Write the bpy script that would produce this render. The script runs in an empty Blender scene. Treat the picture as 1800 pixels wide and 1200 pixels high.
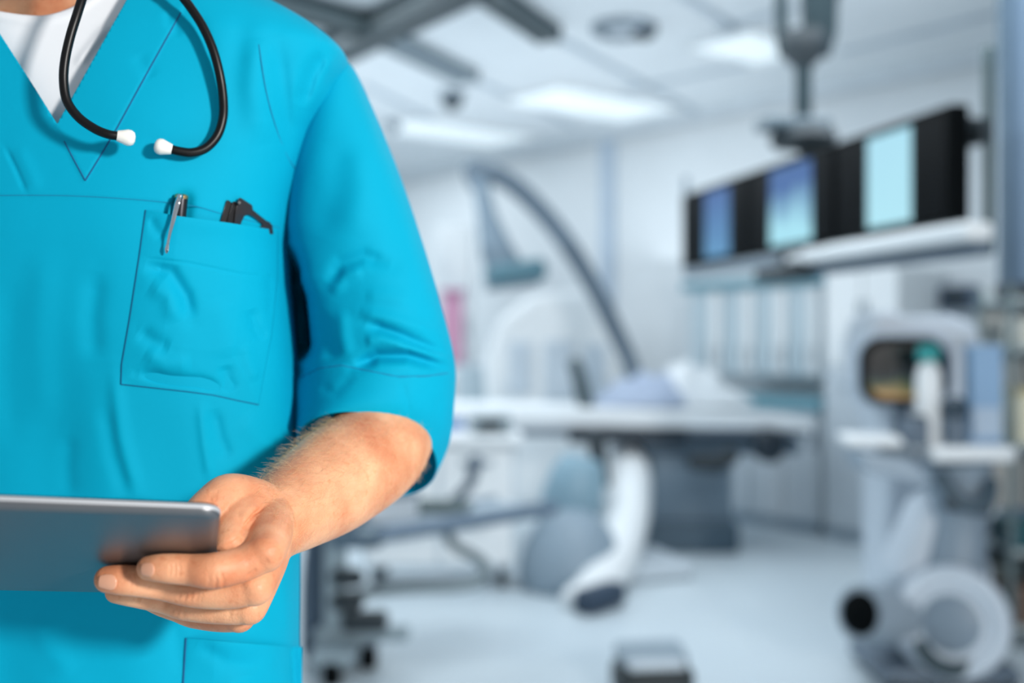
import bpy, bmesh, math, random
import numpy as np
from mathutils import Vector, Matrix, noise

random.seed(7)
rng = np.random.default_rng(7)
scene = bpy.context.scene
COL = scene.collection

# ------------------------------------------------------------------ camera, world, lights, exposure
F = 2000.0                 # focal length in pixels of an 1800 x 1200 frame
CAMZ = 1.25
cam_d = bpy.data.cameras.new('camera')
cam = bpy.data.objects.new('camera', cam_d)
COL.objects.link(cam)
cam.location = (0, 0, CAMZ)
cam.rotation_euler = (math.pi / 2, 0, 0)
cam_d.sensor_width = 36.0
cam_d.lens = 36.0 * F / 1800.0
cam_d.clip_start = 0.02
cam_d.dof.use_dof = True
cam_d.dof.focus_distance = 0.835
cam_d.dof.aperture_fstop = 2.5
scene.camera = cam

world = bpy.data.worlds.new('world')
scene.world = world
world.use_nodes = True
bg = world.node_tree.nodes['Background']
bg.inputs[0].default_value = (0.80, 0.91, 1.0, 1)
bg.inputs[1].default_value = 0.42

def area_light(name, loc, target, size, power, color, size_y=None):
    l = bpy.data.lights.new(name, 'AREA')
    l.energy = power
    l.color = color
    l.size = size
    if size_y:
        l.shape = 'RECTANGLE'
        l.size_y = size_y
    o = bpy.data.objects.new(name, l)
    COL.objects.link(o)
    o.location = loc
    o.rotation_euler = (Vector(target) - Vector(loc)).to_track_quat('-Z', 'Y').to_euler()
    return o

area_light('key_lamp', (2.49, -1.52, 2.03), (-0.28, 0.92, 1.22), 0.38, 152, (1.0, 0.965, 0.92))
area_light('ceiling_lamp_far', (-1.5, 6.9, 2.93), (-1.5, 6.9, 0), 3.0, 66, (0.88, 0.95, 1.0), 3.0)
area_light('back_wall_fill', (-2.0, 10.4, 2.9), (-1.9, 10.6, 0), 2.4, 37, (0.88, 0.95, 1.0), 1.8)  # extra fill added to brighten the dark left end of the back wall
area_light('ceiling_lamp_near', (1.15, 4.7, 2.93), (1.2, 4.8, 0), 2.2, 62, (0.88, 0.95, 1.0), 2.2)
area_light('up_fill_far', (-0.4, 7.6, 1.9), (-0.4, 7.6, 3), 4.0, 26, (0.88, 0.95, 1.0), 3.0)  # added uplight without a fixture, lifts the far ceiling and walls
area_light('up_fill_near', (1.2, 4.6, 2.2), (1.2, 4.6, 3), 2.2, 9, (0.88, 0.95, 1.0), 2.2)  # unseen fill pointing up, added to brighten the nearer ceiling

scene.view_settings.view_transform = 'Standard'
scene.view_settings.look = 'None'
scene.view_settings.gamma = 1.0
scene.view_settings.exposure = 0.0
scene.view_settings.use_curve_mapping = False
scene.cycles.use_denoising = True

# ------------------------------------------------------------------ helpers
def P(px, py, d):
    """point of the room seen at photograph pixel (px, py), d metres in front of the camera"""
    return Vector(((px - 900.0) / F * d, d, CAMZ - (py - 600.0) / F * d))

def srgb(r, g, b):
    f = lambda c: c / 12.92 if c <= 0.04045 else ((c + 0.055) / 1.055) ** 2.4
    return (f(r / 255.0), f(g / 255.0), f(b / 255.0), 1.0)

MATS = {}
def mat(name, rgb, rough=0.5, metal=0.0, bump=0.0, bscale=60.0, var=0.05, vscale=4.0, emit=None, estr=0.0,
        sss=0.0, sheen=0.0, coat=0.0, spec=0.5, trans=0.0):
    if name in MATS:
        return MATS[name]
    m = bpy.data.materials.new(name)
    m.use_nodes = True
    nt = m.node_tree
    b = nt.nodes['Principled BSDF']
    tc = nt.nodes.new('ShaderNodeTexCoord')
    nz = nt.nodes.new('ShaderNodeTexNoise')
    nz.inputs['Scale'].default_value = vscale
    nz.inputs['Detail'].default_value = 4
    nt.links.new(tc.outputs['Object'], nz.inputs['Vector'])
    rp = nt.nodes.new('ShaderNodeValToRGB')
    c = srgb(*rgb)
    rp.color_ramp.elements[0].color = tuple(x * (1 - var) for x in c[:3]) + (1,)
    rp.color_ramp.elements[1].color = tuple(min(1, x * (1 + var)) for x in c[:3]) + (1,)
    rp.color_ramp.elements[0].position = 0.3
    rp.color_ramp.elements[1].position = 0.7
    nt.links.new(nz.outputs['Fac'], rp.inputs['Fac'])
    nt.links.new(rp.outputs['Color'], b.inputs['Base Color'])
    b.inputs['Roughness'].default_value = rough
    b.inputs['Metallic'].default_value = metal
    b.inputs['Specular IOR Level'].default_value = spec
    if sss:
        b.inputs['Subsurface Weight'].default_value = sss
        b.inputs['Subsurface Radius'].default_value = (1.0, 0.35, 0.2)
        b.inputs['Subsurface Scale'].default_value = 0.004
    if sheen:
        b.inputs['Sheen Weight'].default_value = sheen
    if coat:
        b.inputs['Coat Weight'].default_value = coat
    if trans:
        b.inputs['Transmission Weight'].default_value = trans
    if emit:
        b.inputs['Emission Color'].default_value = srgb(*emit)
        b.inputs['Emission Strength'].default_value = estr
    if bump:
        n2 = nt.nodes.new('ShaderNodeTexNoise')
        n2.inputs['Scale'].default_value = bscale
        n2.inputs['Detail'].default_value = 3
        nt.links.new(tc.outputs['Object'], n2.inputs['Vector'])
        bp = nt.nodes.new('ShaderNodeBump')
        bp.inputs['Strength'].default_value = bump
        bp.inputs['Distance'].default_value = 0.002
        nt.links.new(n2.outputs['Fac'], bp.inputs['Height'])
        nt.links.new(bp.outputs['Normal'], b.inputs['Normal'])
    MATS[name] = m
    return m

class MB:
    """collects shapes into one mesh"""
    def __init__(self):
        self.v = []
        self.f = []
    def add(self, vs, fs):
        o = len(self.v)
        self.v.extend([tuple(p) for p in vs])
        self.f.extend([tuple(i + o for i in q) for q in fs])
        return self
    def box(self, c, s, rz=0.0, rx=0.0, ry=0.0):
        M = Matrix.Translation(Vector(c)) @ Matrix.Rotation(rz, 4, 'Z') @ Matrix.Rotation(ry, 4, 'Y') @ Matrix.Rotation(rx, 4, 'X')
        vs = [M @ Vector((x * s[0] / 2, y * s[1] / 2, z * s[2] / 2)) for x in (-1, 1) for y in (-1, 1) for z in (-1, 1)]
        return self.add(vs, [(0, 1, 3, 2), (4, 6, 7, 5), (0, 4, 5, 1), (2, 3, 7, 6), (0, 2, 6, 4), (1, 5, 7, 3)])
    def rings(self, rings, cap=True, closed=False):
        n = len(rings[0])
        vs = [p for r in rings for p in r]
        fs = []
        m = len(rings)
        for i in range(m if closed else m - 1):
            for j in range(n):
                a, b = i * n + j, i * n + (j + 1) % n
                c, d = ((i + 1) % m) * n + (j + 1) % n, ((i + 1) % m) * n + j
                fs.append((a, b, c, d))
        if cap and not closed:
            fs.append(tuple(range(n))[::-1])
            fs.append(tuple((m - 1) * n + j for j in range(n)))
        return self.add(vs, fs)
    def tube(self, pts, rad, n=14, flat=None, round_ends=False, smooth=0, up=None):
        """tube along points; rad number or list; flat = (ratio) squashes the second axis"""
        pts = [Vector(p) for p in pts]
        if not isinstance(rad, (list, tuple)):
            rad = [rad] * len(pts)
        rad = list(rad)
        if smooth:
            pts, rad = catmull(pts, rad, smooth)
        rings = []
        t0 = (pts[1] - pts[0]).normalized()
        u = Vector(up) if up else (Vector((0, 0, 1)) if abs(t0.z) < 0.9 else Vector((0, 1, 0)))
        N = len(pts)
        tang = []
        for i in range(N):
            a, b = pts[max(0, i - 1)], pts[min(N - 1, i + 1)]
            tang.append((b - a).normalized())
        seq = [(pts[i], rad[i], tang[i]) for i in range(N)]
        if round_ends:
            pre, post = [], []
            for k in range(1, 6):
                ang = k / 5.5 * math.pi / 2
                pre.append((pts[0] - tang[0] * rad[0] * math.sin(ang), rad[0] * math.cos(ang), tang[0]))
                post.append((pts[-1] + tang[-1] * rad[-1] * math.sin(ang), rad[-1] * math.cos(ang), tang[-1]))
            seq = pre[::-1] + seq + post
        for p, r, t in seq:
            w = t.cross(u)
            if w.length < 1e-6:
                w = t.orthogonal()
            w.normalize()
            u = w.cross(t).normalized()
            k = flat if flat else 1.0
            rings.append([p + w * (r * math.cos(2 * math.pi * j / n)) + u * (r * k * math.sin(2 * math.pi * j / n)) for j in range(n)])
        return self.rings(rings)
    def cyl(self, a, b, r0, r1=None, n=24):
        return self.tube([a, b], [r0, r0 if r1 is None else r1], n)
    def lathe(self, c, prof, axis=(0, 0, 1), n=32):
        """prof: list of (radius, height along axis)"""
        ax = Vector(axis).normalized()
        w = ax.orthogonal().normalized()
        u = ax.cross(w)
        c = Vector(c)
        rings = [[c + ax * h + w * (max(r, 1e-4) * math.cos(2 * math.pi * j / n)) + u * (max(r, 1e-4) * math.sin(2 * math.pi * j / n)) for j in range(n)] for r, h in prof]
        return self.rings(rings)
    def ball(self, c, r, n=24, m=14, sc=(1, 1, 1)):
        c = Vector(c)
        rings = []
        for i in range(1, m):
            a = -math.pi / 2 + math.pi * i / m
            rings.append([c + Vector((math.cos(a) * math.cos(2 * math.pi * j / n) * r * sc[0], math.cos(a) * math.sin(2 * math.pi * j / n) * r * sc[1], math.sin(a) * r * sc[2])) for j in range(n)])
        return self.rings(rings)
    def prism(self, pts, vec):
        """outline (3D points) pushed along vec"""
        n = len(pts)
        a = [Vector(p) for p in pts]
        b = [p + Vector(vec) for p in a]
        fs = [tuple(range(n))[::-1], tuple(range(n, 2 * n))]
        for i in range(n):
            fs.append((i, (i + 1) % n, n + (i + 1) % n, n + i))
        return self.add(a + b, fs)
    def build(self, name, m, parent=None, bevel=0.0, smooth=40, kind=None, seg=3):
        me = bpy.data.meshes.new(name)
        me.from_pydata(self.v, [], self.f)
        bm = bmesh.new()
        bm.from_mesh(me)
        bmesh.ops.recalc_face_normals(bm, faces=bm.faces)
        bm.to_mesh(me)
        bm.free()
        return link(name, me, m, parent, bevel, smooth, kind, seg)

def link(name, me, m, parent=None, bevel=0.0, smooth=40, kind=None, seg=3):
    me.materials.clear()
    me.materials.append(m)
    for p in me.polygons:
        p.use_smooth = True
    if smooth:
        try:
            me.set_sharp_from_angle(angle=math.radians(smooth))
        except Exception:
            pass
    o = bpy.data.objects.new(name, me)
    COL.objects.link(o)
    if parent:
        o.parent = parent
        o.matrix_parent_inverse = Matrix.Translation(-parent.location)
    if bevel:
        b = o.modifiers.new('bevel', 'BEVEL')
        b.width = bevel
        b.segments = seg
        b.limit_method = 'ANGLE'
        b.harden_normals = False
    if kind:
        o['kind'] = kind
    return o

def catmull(pts, rad, k):
    P_, R_ = [], []
    n = len(pts)
    for i in range(n - 1):
        p0, p1, p2, p3 = pts[max(i - 1, 0)], pts[i], pts[i + 1], pts[min(i + 2, n - 1)]
        for s in range(k):
            t = s / k
            P_.append(0.5 * ((2 * p1) + (p2 - p0) * t + (2 * p0 - 5 * p1 + 4 * p2 - p3) * t * t + (3 * p1 - p0 - 3 * p2 + p3) * t ** 3))
            R_.append(rad[i] * (1 - t) + rad[i + 1] * t)
    P_.append(pts[-1])
    R_.append(rad[-1])
    return P_, R_

def thing(name, label, cat, loc, group=None):
    o = bpy.data.objects.new(name, None)
    COL.objects.link(o)
    o.location = loc
    o.empty_display_size = 0.1
    return tag(o, label, cat, group)

def tag(o, label, cat, group=None):
    o['label'] = label
    o['category'] = cat
    if group:
        o['group'] = group
    return o

def copy_tree(o, parent=None, delta=None):
    c = o.copy()
    COL.objects.link(c)
    if parent:
        c.parent = parent
        c.matrix_parent_inverse = o.matrix_parent_inverse.copy()
    if delta is not None and not parent:
        c.location = Vector(o.location) + Vector(delta)
    for ch in list(o.children):
        copy_tree(ch, c)
    return c

def grid_mesh(name, V, nu, nv, wrap=False):
    """V: (nu, nv, 3) array -> quad mesh; wrap closes the v direction"""
    idx = np.arange(nu * nv).reshape(nu, nv)
    if wrap:
        nx = np.roll(idx, -1, axis=1)
        q = np.stack([idx[:-1], nx[:-1], nx[1:], idx[1:]], -1).reshape(-1, 4)
    else:
        q = np.stack([idx[:-1, :-1], idx[:-1, 1:], idx[1:, 1:], idx[1:, :-1]], -1).reshape(-1, 4)
    me = bpy.data.meshes.new(name)
    me.from_pydata(V.reshape(-1, 3).tolist(), [], q.tolist())
    me.update()
    return me

def proj(V):
    """world points (n,3) -> photograph pixels"""
    d = V[..., 1]
    return 900 + F * V[..., 0] / d, 600 - F * (V[..., 2] - CAMZ) / d

def seg_dist(px, py, a, b):
    ax, ay = a
    bx, by = b
    dx, dy = bx - ax, by - ay
    L2 = dx * dx + dy * dy + 1e-9
    t = np.clip(((px - ax) * dx + (py - ay) * dy) / L2, 0, 1)
    return np.hypot(px - ax - t * dx, py - ay - t * dy), t

def poly_dist(px, py, poly):
    best = np.full(np.shape(px), 1e9)
    par = np.zeros(np.shape(px))
    n = len(poly) - 1
    for i in range(n):
        d, t = seg_dist(px, py, poly[i], poly[i + 1])
        m = d < best
        best = np.where(m, d, best)
        par = np.where(m, (i + t) / n, par)
    return best, par

def fold(px, py, poly, sig, amp, ends=True):
    d, t = poly_dist(px, py, poly)
    w = np.exp(-(d / sig) ** 2)
    if ends:
        w = w * np.clip(np.sin(np.pi * np.clip(t, 0.03, 0.97)) * 1.6, 0, 1)
    return amp * w

def inside(px, py, poly):
    r = np.zeros(np.shape(px), bool)
    n = len(poly)
    for i in range(n):
        x1, y1 = poly[i]
        x2, y2 = poly[(i + 1) % n]
        c = ((y1 > py) != (y2 > py)) & (px < (x2 - x1) * (py - y1) / ((y2 - y1) if y2 != y1 else 1e-9) + x1)
        r ^= c
    return r

def raised(px, py, poly, amp, soft):
    d, _ = poly_dist(px, py, list(poly) + [poly[0]])
    s = np.where(inside(px, py, poly), d, -d)
    return amp * np.clip(s / soft * 0.5 + 0.5, 0, 1)
# ------------------------------------------------------------------ the room shell
CEIL = 3.0
M_wall = mat('wall_paint', (228, 233, 236), 0.55, var=0.015, bump=0.05)
M_white = mat('white_plastic', (236, 240, 242), 0.32, var=0.015)
M_pale = mat('pale_grey_plastic', (196, 206, 214), 0.4, var=0.02)
M_grey = mat('grey_metal', (128, 142, 154), 0.42, 0.1, var=0.03)
M_slate = mat('slate_grey', (98, 113, 128), 0.45, var=0.03)
M_dark = mat('dark_charcoal', (40, 50, 56), 0.5, var=0.04)
M_black = mat('black_plastic', (5, 8, 10), 0.6, var=0.05, spec=0.05)
M_scr = mat('screen_black', (3, 6, 9), 0.3, spec=0.04)
M_teal = mat('teal_laminate', (112, 160, 175), 0.4, var=0.03)
M_steel = mat('brushed_steel', (150, 160, 166), 0.35, 0.6, var=0.03)
M_sheet = mat('white_sheet', (238, 243, 246), 0.8, var=0.015, bump=0.15, bscale=20)

# floor: pale blue-grey vinyl with welded seams and a soft polish
m = bpy.data.materials.new('vinyl_floor')
m.use_nodes = True
nt = m.node_tree
b = nt.nodes['Principled BSDF']
tc = nt.nodes.new('ShaderNodeTexCoord')
nz = nt.nodes.new('ShaderNodeTexNoise')
nz.inputs['Scale'].default_value = 0.9
nz.inputs['Detail'].default_value = 5
rp = nt.nodes.new('ShaderNodeValToRGB')
rp.color_ramp.elements[0].color = srgb(196, 209, 218)
rp.color_ramp.elements[1].color = srgb(212, 222, 226)
br = nt.nodes.new('ShaderNodeTexBrick')
br.inputs['Scale'].default_value = 0.5
br.inputs['Mortar Size'].default_value = 0.002
br.inputs['Color1'].default_value = (1, 1, 1, 1)
br.inputs['Color2'].default_value = (0.97, 0.98, 0.99, 1)
br.inputs['Mortar'].default_value = (0.85, 0.88, 0.9, 1)
mx = nt.nodes.new('ShaderNodeMixRGB')
mx.blend_type = 'MULTIPLY'
mx.inputs[0].default_value = 1
nt.links.new(tc.outputs['Object'], nz.inputs['Vector'])
nt.links.new(tc.outputs['Object'], br.inputs['Vector'])
nt.links.new(nz.outputs['Fac'], rp.inputs['Fac'])
nt.links.new(rp.outputs['Color'], mx.inputs[1])
nt.links.new(br.outputs['Color'], mx.inputs[2])
nt.links.new(mx.outputs['Color'], b.inputs['Base Color'])
b.inputs['Roughness'].default_value = 0.38
M_floor = m
M_ceil = mat('ceiling_tile', (224, 230, 234), 0.7, var=0.02, bump=0.08, bscale=30)

MB().box((0, 5, -0.05), (11, 18, 0.1)).build('floor', M_floor, kind='structure')
MB().box((0, 7.5, CEIL + 0.05), (11, 13, 0.1)).build('ceiling', M_ceil, kind='structure')

A = Vector((-0.565, 11.3, 0))
U = Vector((3.605, -4.54, 0)).normalized()      # along the back wall
Nn = Vector((-U.y, U.x, 0))
if Nn.y > 0:
    Nn = -Nn                                     # towards the camera
YAW = math.atan2(U.y, U.x)
def wall_s(px):
    k = (px - 900) / F
    return (k * A.y - A.x) / (U.x - k * U.y)
def wallp(px, off=0.0, z=0.0):
    """point above the floor, off metres in front of the back wall, seen in column px"""
    k = (px - 900) / F
    B = A + Nn * off
    s = (k * B.y - B.x) / (U.x - k * U.y)
    p = B + U * s
    return Vector((p.x, p.y, z))
def zat(py, d):
    return CAMZ - (py - 600) / F * d

def wall_run(name, p, q, z0, z1, th, m, side):
    p, q = Vector(p), Vector(q)
    d = (q - p)
    n = Vector((-d.y, d.x, 0)).normalized() * side
    c = (p + q) / 2 + n * th / 2
    return MB().box((c.x, c.y, (z0 + z1) / 2), (d.length, th, z1 - z0), math.atan2(d.y, d.x)).build(name, m, kind='structure')

wA, wB = A - U * 2.2, A + U * 7.9
wall_run('wall_back', wA, wB, 0, CEIL, 0.12, M_wall, 1 if Vector((-U.y, U.x, 0)).dot(Nn) < 0 else -1)
MB().box((-4.0, 6.5, 1.5), (0.12, 13, 3.0)).build('wall_left', M_wall, kind='structure')
wall_run('wall_far', Vector((-4.0, 13.0, 0)), wA, 0, CEIL, 0.12, M_wall, 1)
M_door = mat('blue_grey_door', (96, 116, 136), 0.5, var=0.03)
MB().box((2.40, 3.95, 1.5), (0.12, 2.9, 3.0)).build('wall_right', M_door, kind='structure')
MB().box((2.335, 5.36, 1.5), (0.05, 0.10, 3.0)).build('trim_1', mat('dark_trim', (86, 106, 122), 0.5), kind='structure')
wall_run('wall_return', Vector((2.46, 5.4, 0)), Vector((4.5, 5.4, 0)), 0, CEIL, 0.12, M_wall, -1)
# skirting along the back wall
p0, p1 = wA + Nn * 0.008, wB + Nn * 0.008
wall_run('baseboard_back', p0, p1, 0, 0.11, 0.016, mat('skirting', (190, 204, 214), 0.4), 1 if Vector((-U.y, U.x, 0)).dot(Nn) > 0 else -1)
# vertical cover strip on the wall and the cornice channel
c = wallp(1068, 0.02)
MB().box((c.x, c.y, 1.5), (0.15, 0.04, 3.0), YAW).build('trim_2', mat('pale_blue_strip', (188, 203, 218), 0.45), kind='structure')
c0, c1 = wA + Nn * 0.05, wB + Nn * 0.05
wall_run('trim_3', c0, c1, CEIL - 0.07, CEIL, 0.06, mat('cornice', (214, 222, 228), 0.5), 1 if Vector((-U.y, U.x, 0)).dot(Nn) > 0 else -1)

# ------------------------------------------------------------------ ceiling fittings
def on_plane(px, py, z):
    d = (z - CAMZ) * F / (600 - py)
    return P(px, py, d)
def ceil_rail(name, a, b, w, h, m, label, cat, z=None):
    z = (CEIL - h / 2) if z is None else z
    p, q = on_plane(*a, z), on_plane(*b, z)
    d = q - p
    c = (p + q) / 2
    o = thing(name, label, cat, (c.x, c.y, CEIL))
    rz = math.atan2(d.y, d.x)
    MB().box((c.x, c.y, z), (d.length, w, h), rz).build('rail_body', m, o, bevel=0.006)
    n = Vector((-d.y, d.x, 0)).normalized()
    for s in (-1, 1):
        k = c + n * (w * 0.36 * s)
        MB().box((k.x, k.y, z - h / 2 - 0.008), (d.length * 0.995, w * 0.16, 0.016), rz).build('lower_lip', m, o)
    for s in (-1, 1):
        k = c + d * (0.5 * s)
        MB().box((k.x, k.y, z), (0.02, w * 1.08, h * 1.04), rz).build('end_cap', M_dark, o)
    return o
M_rail = mat('dark_rail', (62, 78, 84), 0.45, 0.2)
M_rail2 = mat('grey_rail', (112, 128, 138), 0.45, 0.2)
ceil_rail('ceiling_rail', (440, -12), (640, 42), 0.15, 0.10, M_rail, 'dark ceiling rail nearest the shoulder, running left out of frame', 'rail')
ceil_rail('ceiling_rail', (565, 98), (842, -40), 0.20, 0.12, M_rail, 'thick dark ceiling beam slanting up to the right above the shoulder', 'rail')
ceil_rail('ceiling_rail', (672, 62), (822, 135), 0.14, 0.07, M_rail2, 'thin grey ceiling rail ending above the black dome', 'rail')
ceil_rail('ceiling_rail', (835, -30), (965, 60), 0.13, 0.08, M_rail, 'dark ceiling rail at top centre pointing to the round vent', 'rail')
# pale seams of the suspended ceiling
k = 1
for a, b_ in (((965, 60), (1260, 215)), ((822, 135), (1010, 222)), ((1150, -40), (1420, 130)), ((1262, 55), (1400, 12)),
              ((640, 150), (770, 215)), ((1100, 158), (1340, 108)), ((1480, 92), (1760, 22))):
    z = CEIL - 0.006
    p, q = on_plane(*a, z), on_plane(*b_, z)
    d = q - p
    c = (p + q) / 2
    MB().box((c.x, c.y, z), (d.length, 0.055, 0.012), math.atan2(d.y, d.x)).build('trim_%d' % (k + 3), mat('ceiling_seam', (182, 194, 204), 0.6), kind='structure')
    k += 1

M_lamp = mat('luminaire_diffuser', (245, 250, 252), 0.5, emit=(228, 244, 250), estr=0.35, var=0.0)
def troffer(pxy, w, l, rz, label):
    c = on_plane(pxy[0], pxy[1], CEIL - 0.01)
    o = thing('ceiling_light', label, 'light', (c.x, c.y, CEIL), 'recessed ceiling lights')
    MB().box((c.x, c.y, CEIL - 0.012), (w, l, 0.02), rz).build('diffuser', M_lamp, o, bevel=0.004)
    f = MB()
    R = Matrix.Rotation(rz, 3, 'Z')
    for sx in (-1, 1):
        v = R @ Vector((sx * (w / 2 + 0.015), 0, 0))
        f.box((c.x + v.x, c.y + v.y, CEIL - 0.016), (0.03, l + 0.06, 0.03), rz)
        v = R @ Vector((0, sx * (l / 2 + 0.015), 0))
        f.box((c.x + v.x, c.y + v.y, CEIL - 0.016), (w, 0.03, 0.03), rz)
    f.build('frame', M_white, o, bevel=0.003)
troffer((1040, 182), 0.6, 1.15, YAW, 'bright flat ceiling light above the curved gantry arm')
troffer((1322, 82), 0.45, 0.6, YAW, 'small bright ceiling light just left of the monitor boom')
troffer((800, 232), 0.6, 1.2, YAW, 'bright ceiling light far back beside the sleeve')

# round vent with a dark centre
c = on_plane(1095, 48, CEIL - 0.01)
o = thing('ceiling_vent', 'round ceiling vent ring with dark centre right of the top rail', 'vent', (c.x, c.y, CEIL))
MB().lathe((c.x, c.y, CEIL), [(0.13, 0), (0.175, 0), (0.175, -0.035), (0.15, -0.05), (0.13, -0.04), (0.13, 0)]).build('ring', M_grey, o)
MB().lathe((c.x, c.y, CEIL), [(0.0, 0), (0.10, 0), (0.10, -0.03), (0.0, -0.035)]).build('disc', M_pale, o)
MB().lathe((c.x + 0.12, c.y, CEIL), [(0.0, 0), (0.07, 0), (0.065, -0.05), (0.03, -0.08), (0.0, -0.085)]).build('nozzle', M_dark, o)
def dome(pxy, r, m, label):
    c = on_plane(pxy[0], pxy[1], CEIL - 0.04)
    o = thing('ceiling_camera', label, 'camera', (c.x, c.y, CEIL))
    MB().lathe((c.x, c.y, CEIL), [(0, 0), (r, 0), (r, -r * 0.5), (r * 0.92, -r * 0.6)]).build('base_ring', M_grey, o)
    MB().lathe((c.x, c.y, CEIL - r * 0.55), [(r * 0.9, 0), (r * 0.85, -r * 0.35), (r * 0.62, -r * 0.72), (r * 0.3, -r * 0.92), (0, -r)]).build('dome', m, o)
dome((795, 172), 0.085, M_dark, 'small black dome hanging from ceiling beside the upper sleeve')
dome((692, 222), 0.06, M_grey, 'small grey dome on ceiling close against the sleeve edge')
# ------------------------------------------------------------------ monitor bank on its ceiling boom
o = thing('monitor_bank', 'long black row of three lit monitors hung from the ceiling boom', 'monitors', (1.2, 5.0, CEIL))
Lf, Rt = Vector((0.96, 6.2, 0)), Vector((1.5, 3.8, 0))
mu = (Rt - Lf).normalized()
mn = Vector((mu.y, -mu.x, 0))
if mn.x > 0:
    mn = -mn
mL = (Rt - Lf).length
myaw = math.atan2(mu.y, mu.x)
zb, zt = 1.655, 2.045
def on_bank(s, off, z):
    p = Lf + mu * (s * mL) + mn * off
    return (p.x, p.y, z)
for s0, s1, spec in ((0.0, 0.345, 'a'), (0.35, 0.68, 'b'), (0.685, 1.0, 'c')):
    sc = (s0 + s1) / 2
    w = (s1 - s0) * mL
    h = MB().box(on_bank(sc, 0, (zb + zt) / 2), (w, 0.07, zt - zb), myaw).build('monitor', M_black, o, bevel=0.008)
    MB().box(on_bank(sc, 0.037, (zb + zt) / 2), (w * 0.94, 0.004, (zt - zb) * 0.9), myaw).build('screen_glass', mat('screen_black', (4, 8, 12), 0.2), h)
    MB().box(on_bank(sc, -0.06, (zb + zt) / 2), (w * 0.6, 0.05, (zt - zb) * 0.6), myaw).build('rear_housing', M_dark, h, bevel=0.01)
    # picture on the screen, a lit radiograph
    mm = bpy.data.materials.new('radiograph_' + spec)
    mm.use_nodes = True
    nt = mm.node_tree
    b = nt.nodes['Principled BSDF']
    b.inputs['Base Color'].default_value = (0.01, 0.01, 0.01, 1)
    tc = nt.nodes.new('ShaderNodeTexCoord')
    sp = nt.nodes.new('ShaderNodeSeparateXYZ')
    nt.links.new(tc.outputs['Generated'], sp.inputs[0])
    rp = nt.nodes.new('ShaderNodeValToRGB')
    e = rp.color_ramp.elements
    if spec == 'a':
        e[0].color, e[1].color = srgb(88, 150, 196), srgb(40, 88, 158)
        pos = (1.258, 1.298)
        wa, wb_ = 0.135, 0.262
        st = 0.9
    elif spec == 'b':
        e[0].color, e[1].color = srgb(160, 220, 236), srgb(38, 88, 152)
        e[0].position, e[1].position = 0.22, 0.72
        wa, wb_ = 0.445, 0.605
        st = 1.0
    else:
        e[0].color, e[1].color = srgb(170, 224, 238), srgb(160, 214, 232)
        wa, wb_ = 0.785, 0.905
        st = 1.0
    nz = nt.nodes.new('ShaderNodeTexNoise')
    nz.inputs['Scale'].default_value = 2.2
    nt.links.new(tc.outputs['Generated'], nz.inputs['Vector'])
    ad = nt.nodes.new('ShaderNodeMath')
    ad.operation = 'MULTIPLY_ADD'
    ad.inputs[1].default_value = 0.5
    nt.links.new(nz.outputs['Fac'], ad.inputs[0])
    su = nt.nodes.new('ShaderNodeMath')
    su.operation = 'SUBTRACT'
    su.inputs[1].default_value = 0.25
    nt.links.new(sp.outputs['Z'], su.inputs[0])
    nt.links.new(su.outputs[0], ad.inputs[2])
    nt.links.new(ad.outputs[0], rp.inputs['Fac'])
    nt.links.new(rp.outputs['Color'], b.inputs['Emission Color'])
    b.inputs['Emission Strength'].default_value = st
    MB().box(on_bank((wa + wb_) / 2, 0.0395, (zb + zt) / 2 - 0.005), ((wb_ - wa) * mL, 0.003, (zt - zb) * 0.86), myaw).build('lit_image', mm, h)
# carrier rails, white hand rail, end upright
MB().box(on_bank(0.5, -0.10, zt - 0.09), (mL * 1.0, 0.04, 0.07), myaw).build('carrier_rail', M_dark, o, bevel=0.006)
MB().box(on_bank(0.8, 0.03, zb - 0.05), (mL * 0.52, 0.10, 0.06), myaw).build('hand_rail', M_white, o, bevel=0.015)
MB().box(on_bank(0.24, 0.0, zb - 0.035), (mL * 0.48, 0.06, 0.05), myaw).build('lower_rail', M_grey, o, bevel=0.01)
MB().box(on_bank(0.80, 0.0, zb - 0.105), (mL * 0.5, 0.06, 0.045), myaw).build('under_rail', M_slate, o, bevel=0.01)
# upright grip at the near end
up = MB()
pu = P(1738, 300, 3.86)
up.tube([(pu.x, pu.y, zat(88, 3.86)), (pu.x, pu.y, zat(440, 3.86))], 0.019, 14, round_ends=True)
up.build('end_upright', mat('green_grey_metal', (72, 92, 96), 0.45, 0.2), o)
a_, b_ = Vector(on_bank(0.99, -0.02, zat(218, 3.86))), Vector((pu.x, pu.y, zat(218, 3.86)))
MB().tube([a_, b_], 0.02).build('upright_bracket', M_dark, o)
pl = P(1206, 360, 6.25)
MB().tube([(pl.x, pl.y, zat(312, 6.25)), (pl.x, pl.y, zat(480, 6.25))], 0.016).build('end_post', M_grey, o)
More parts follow.
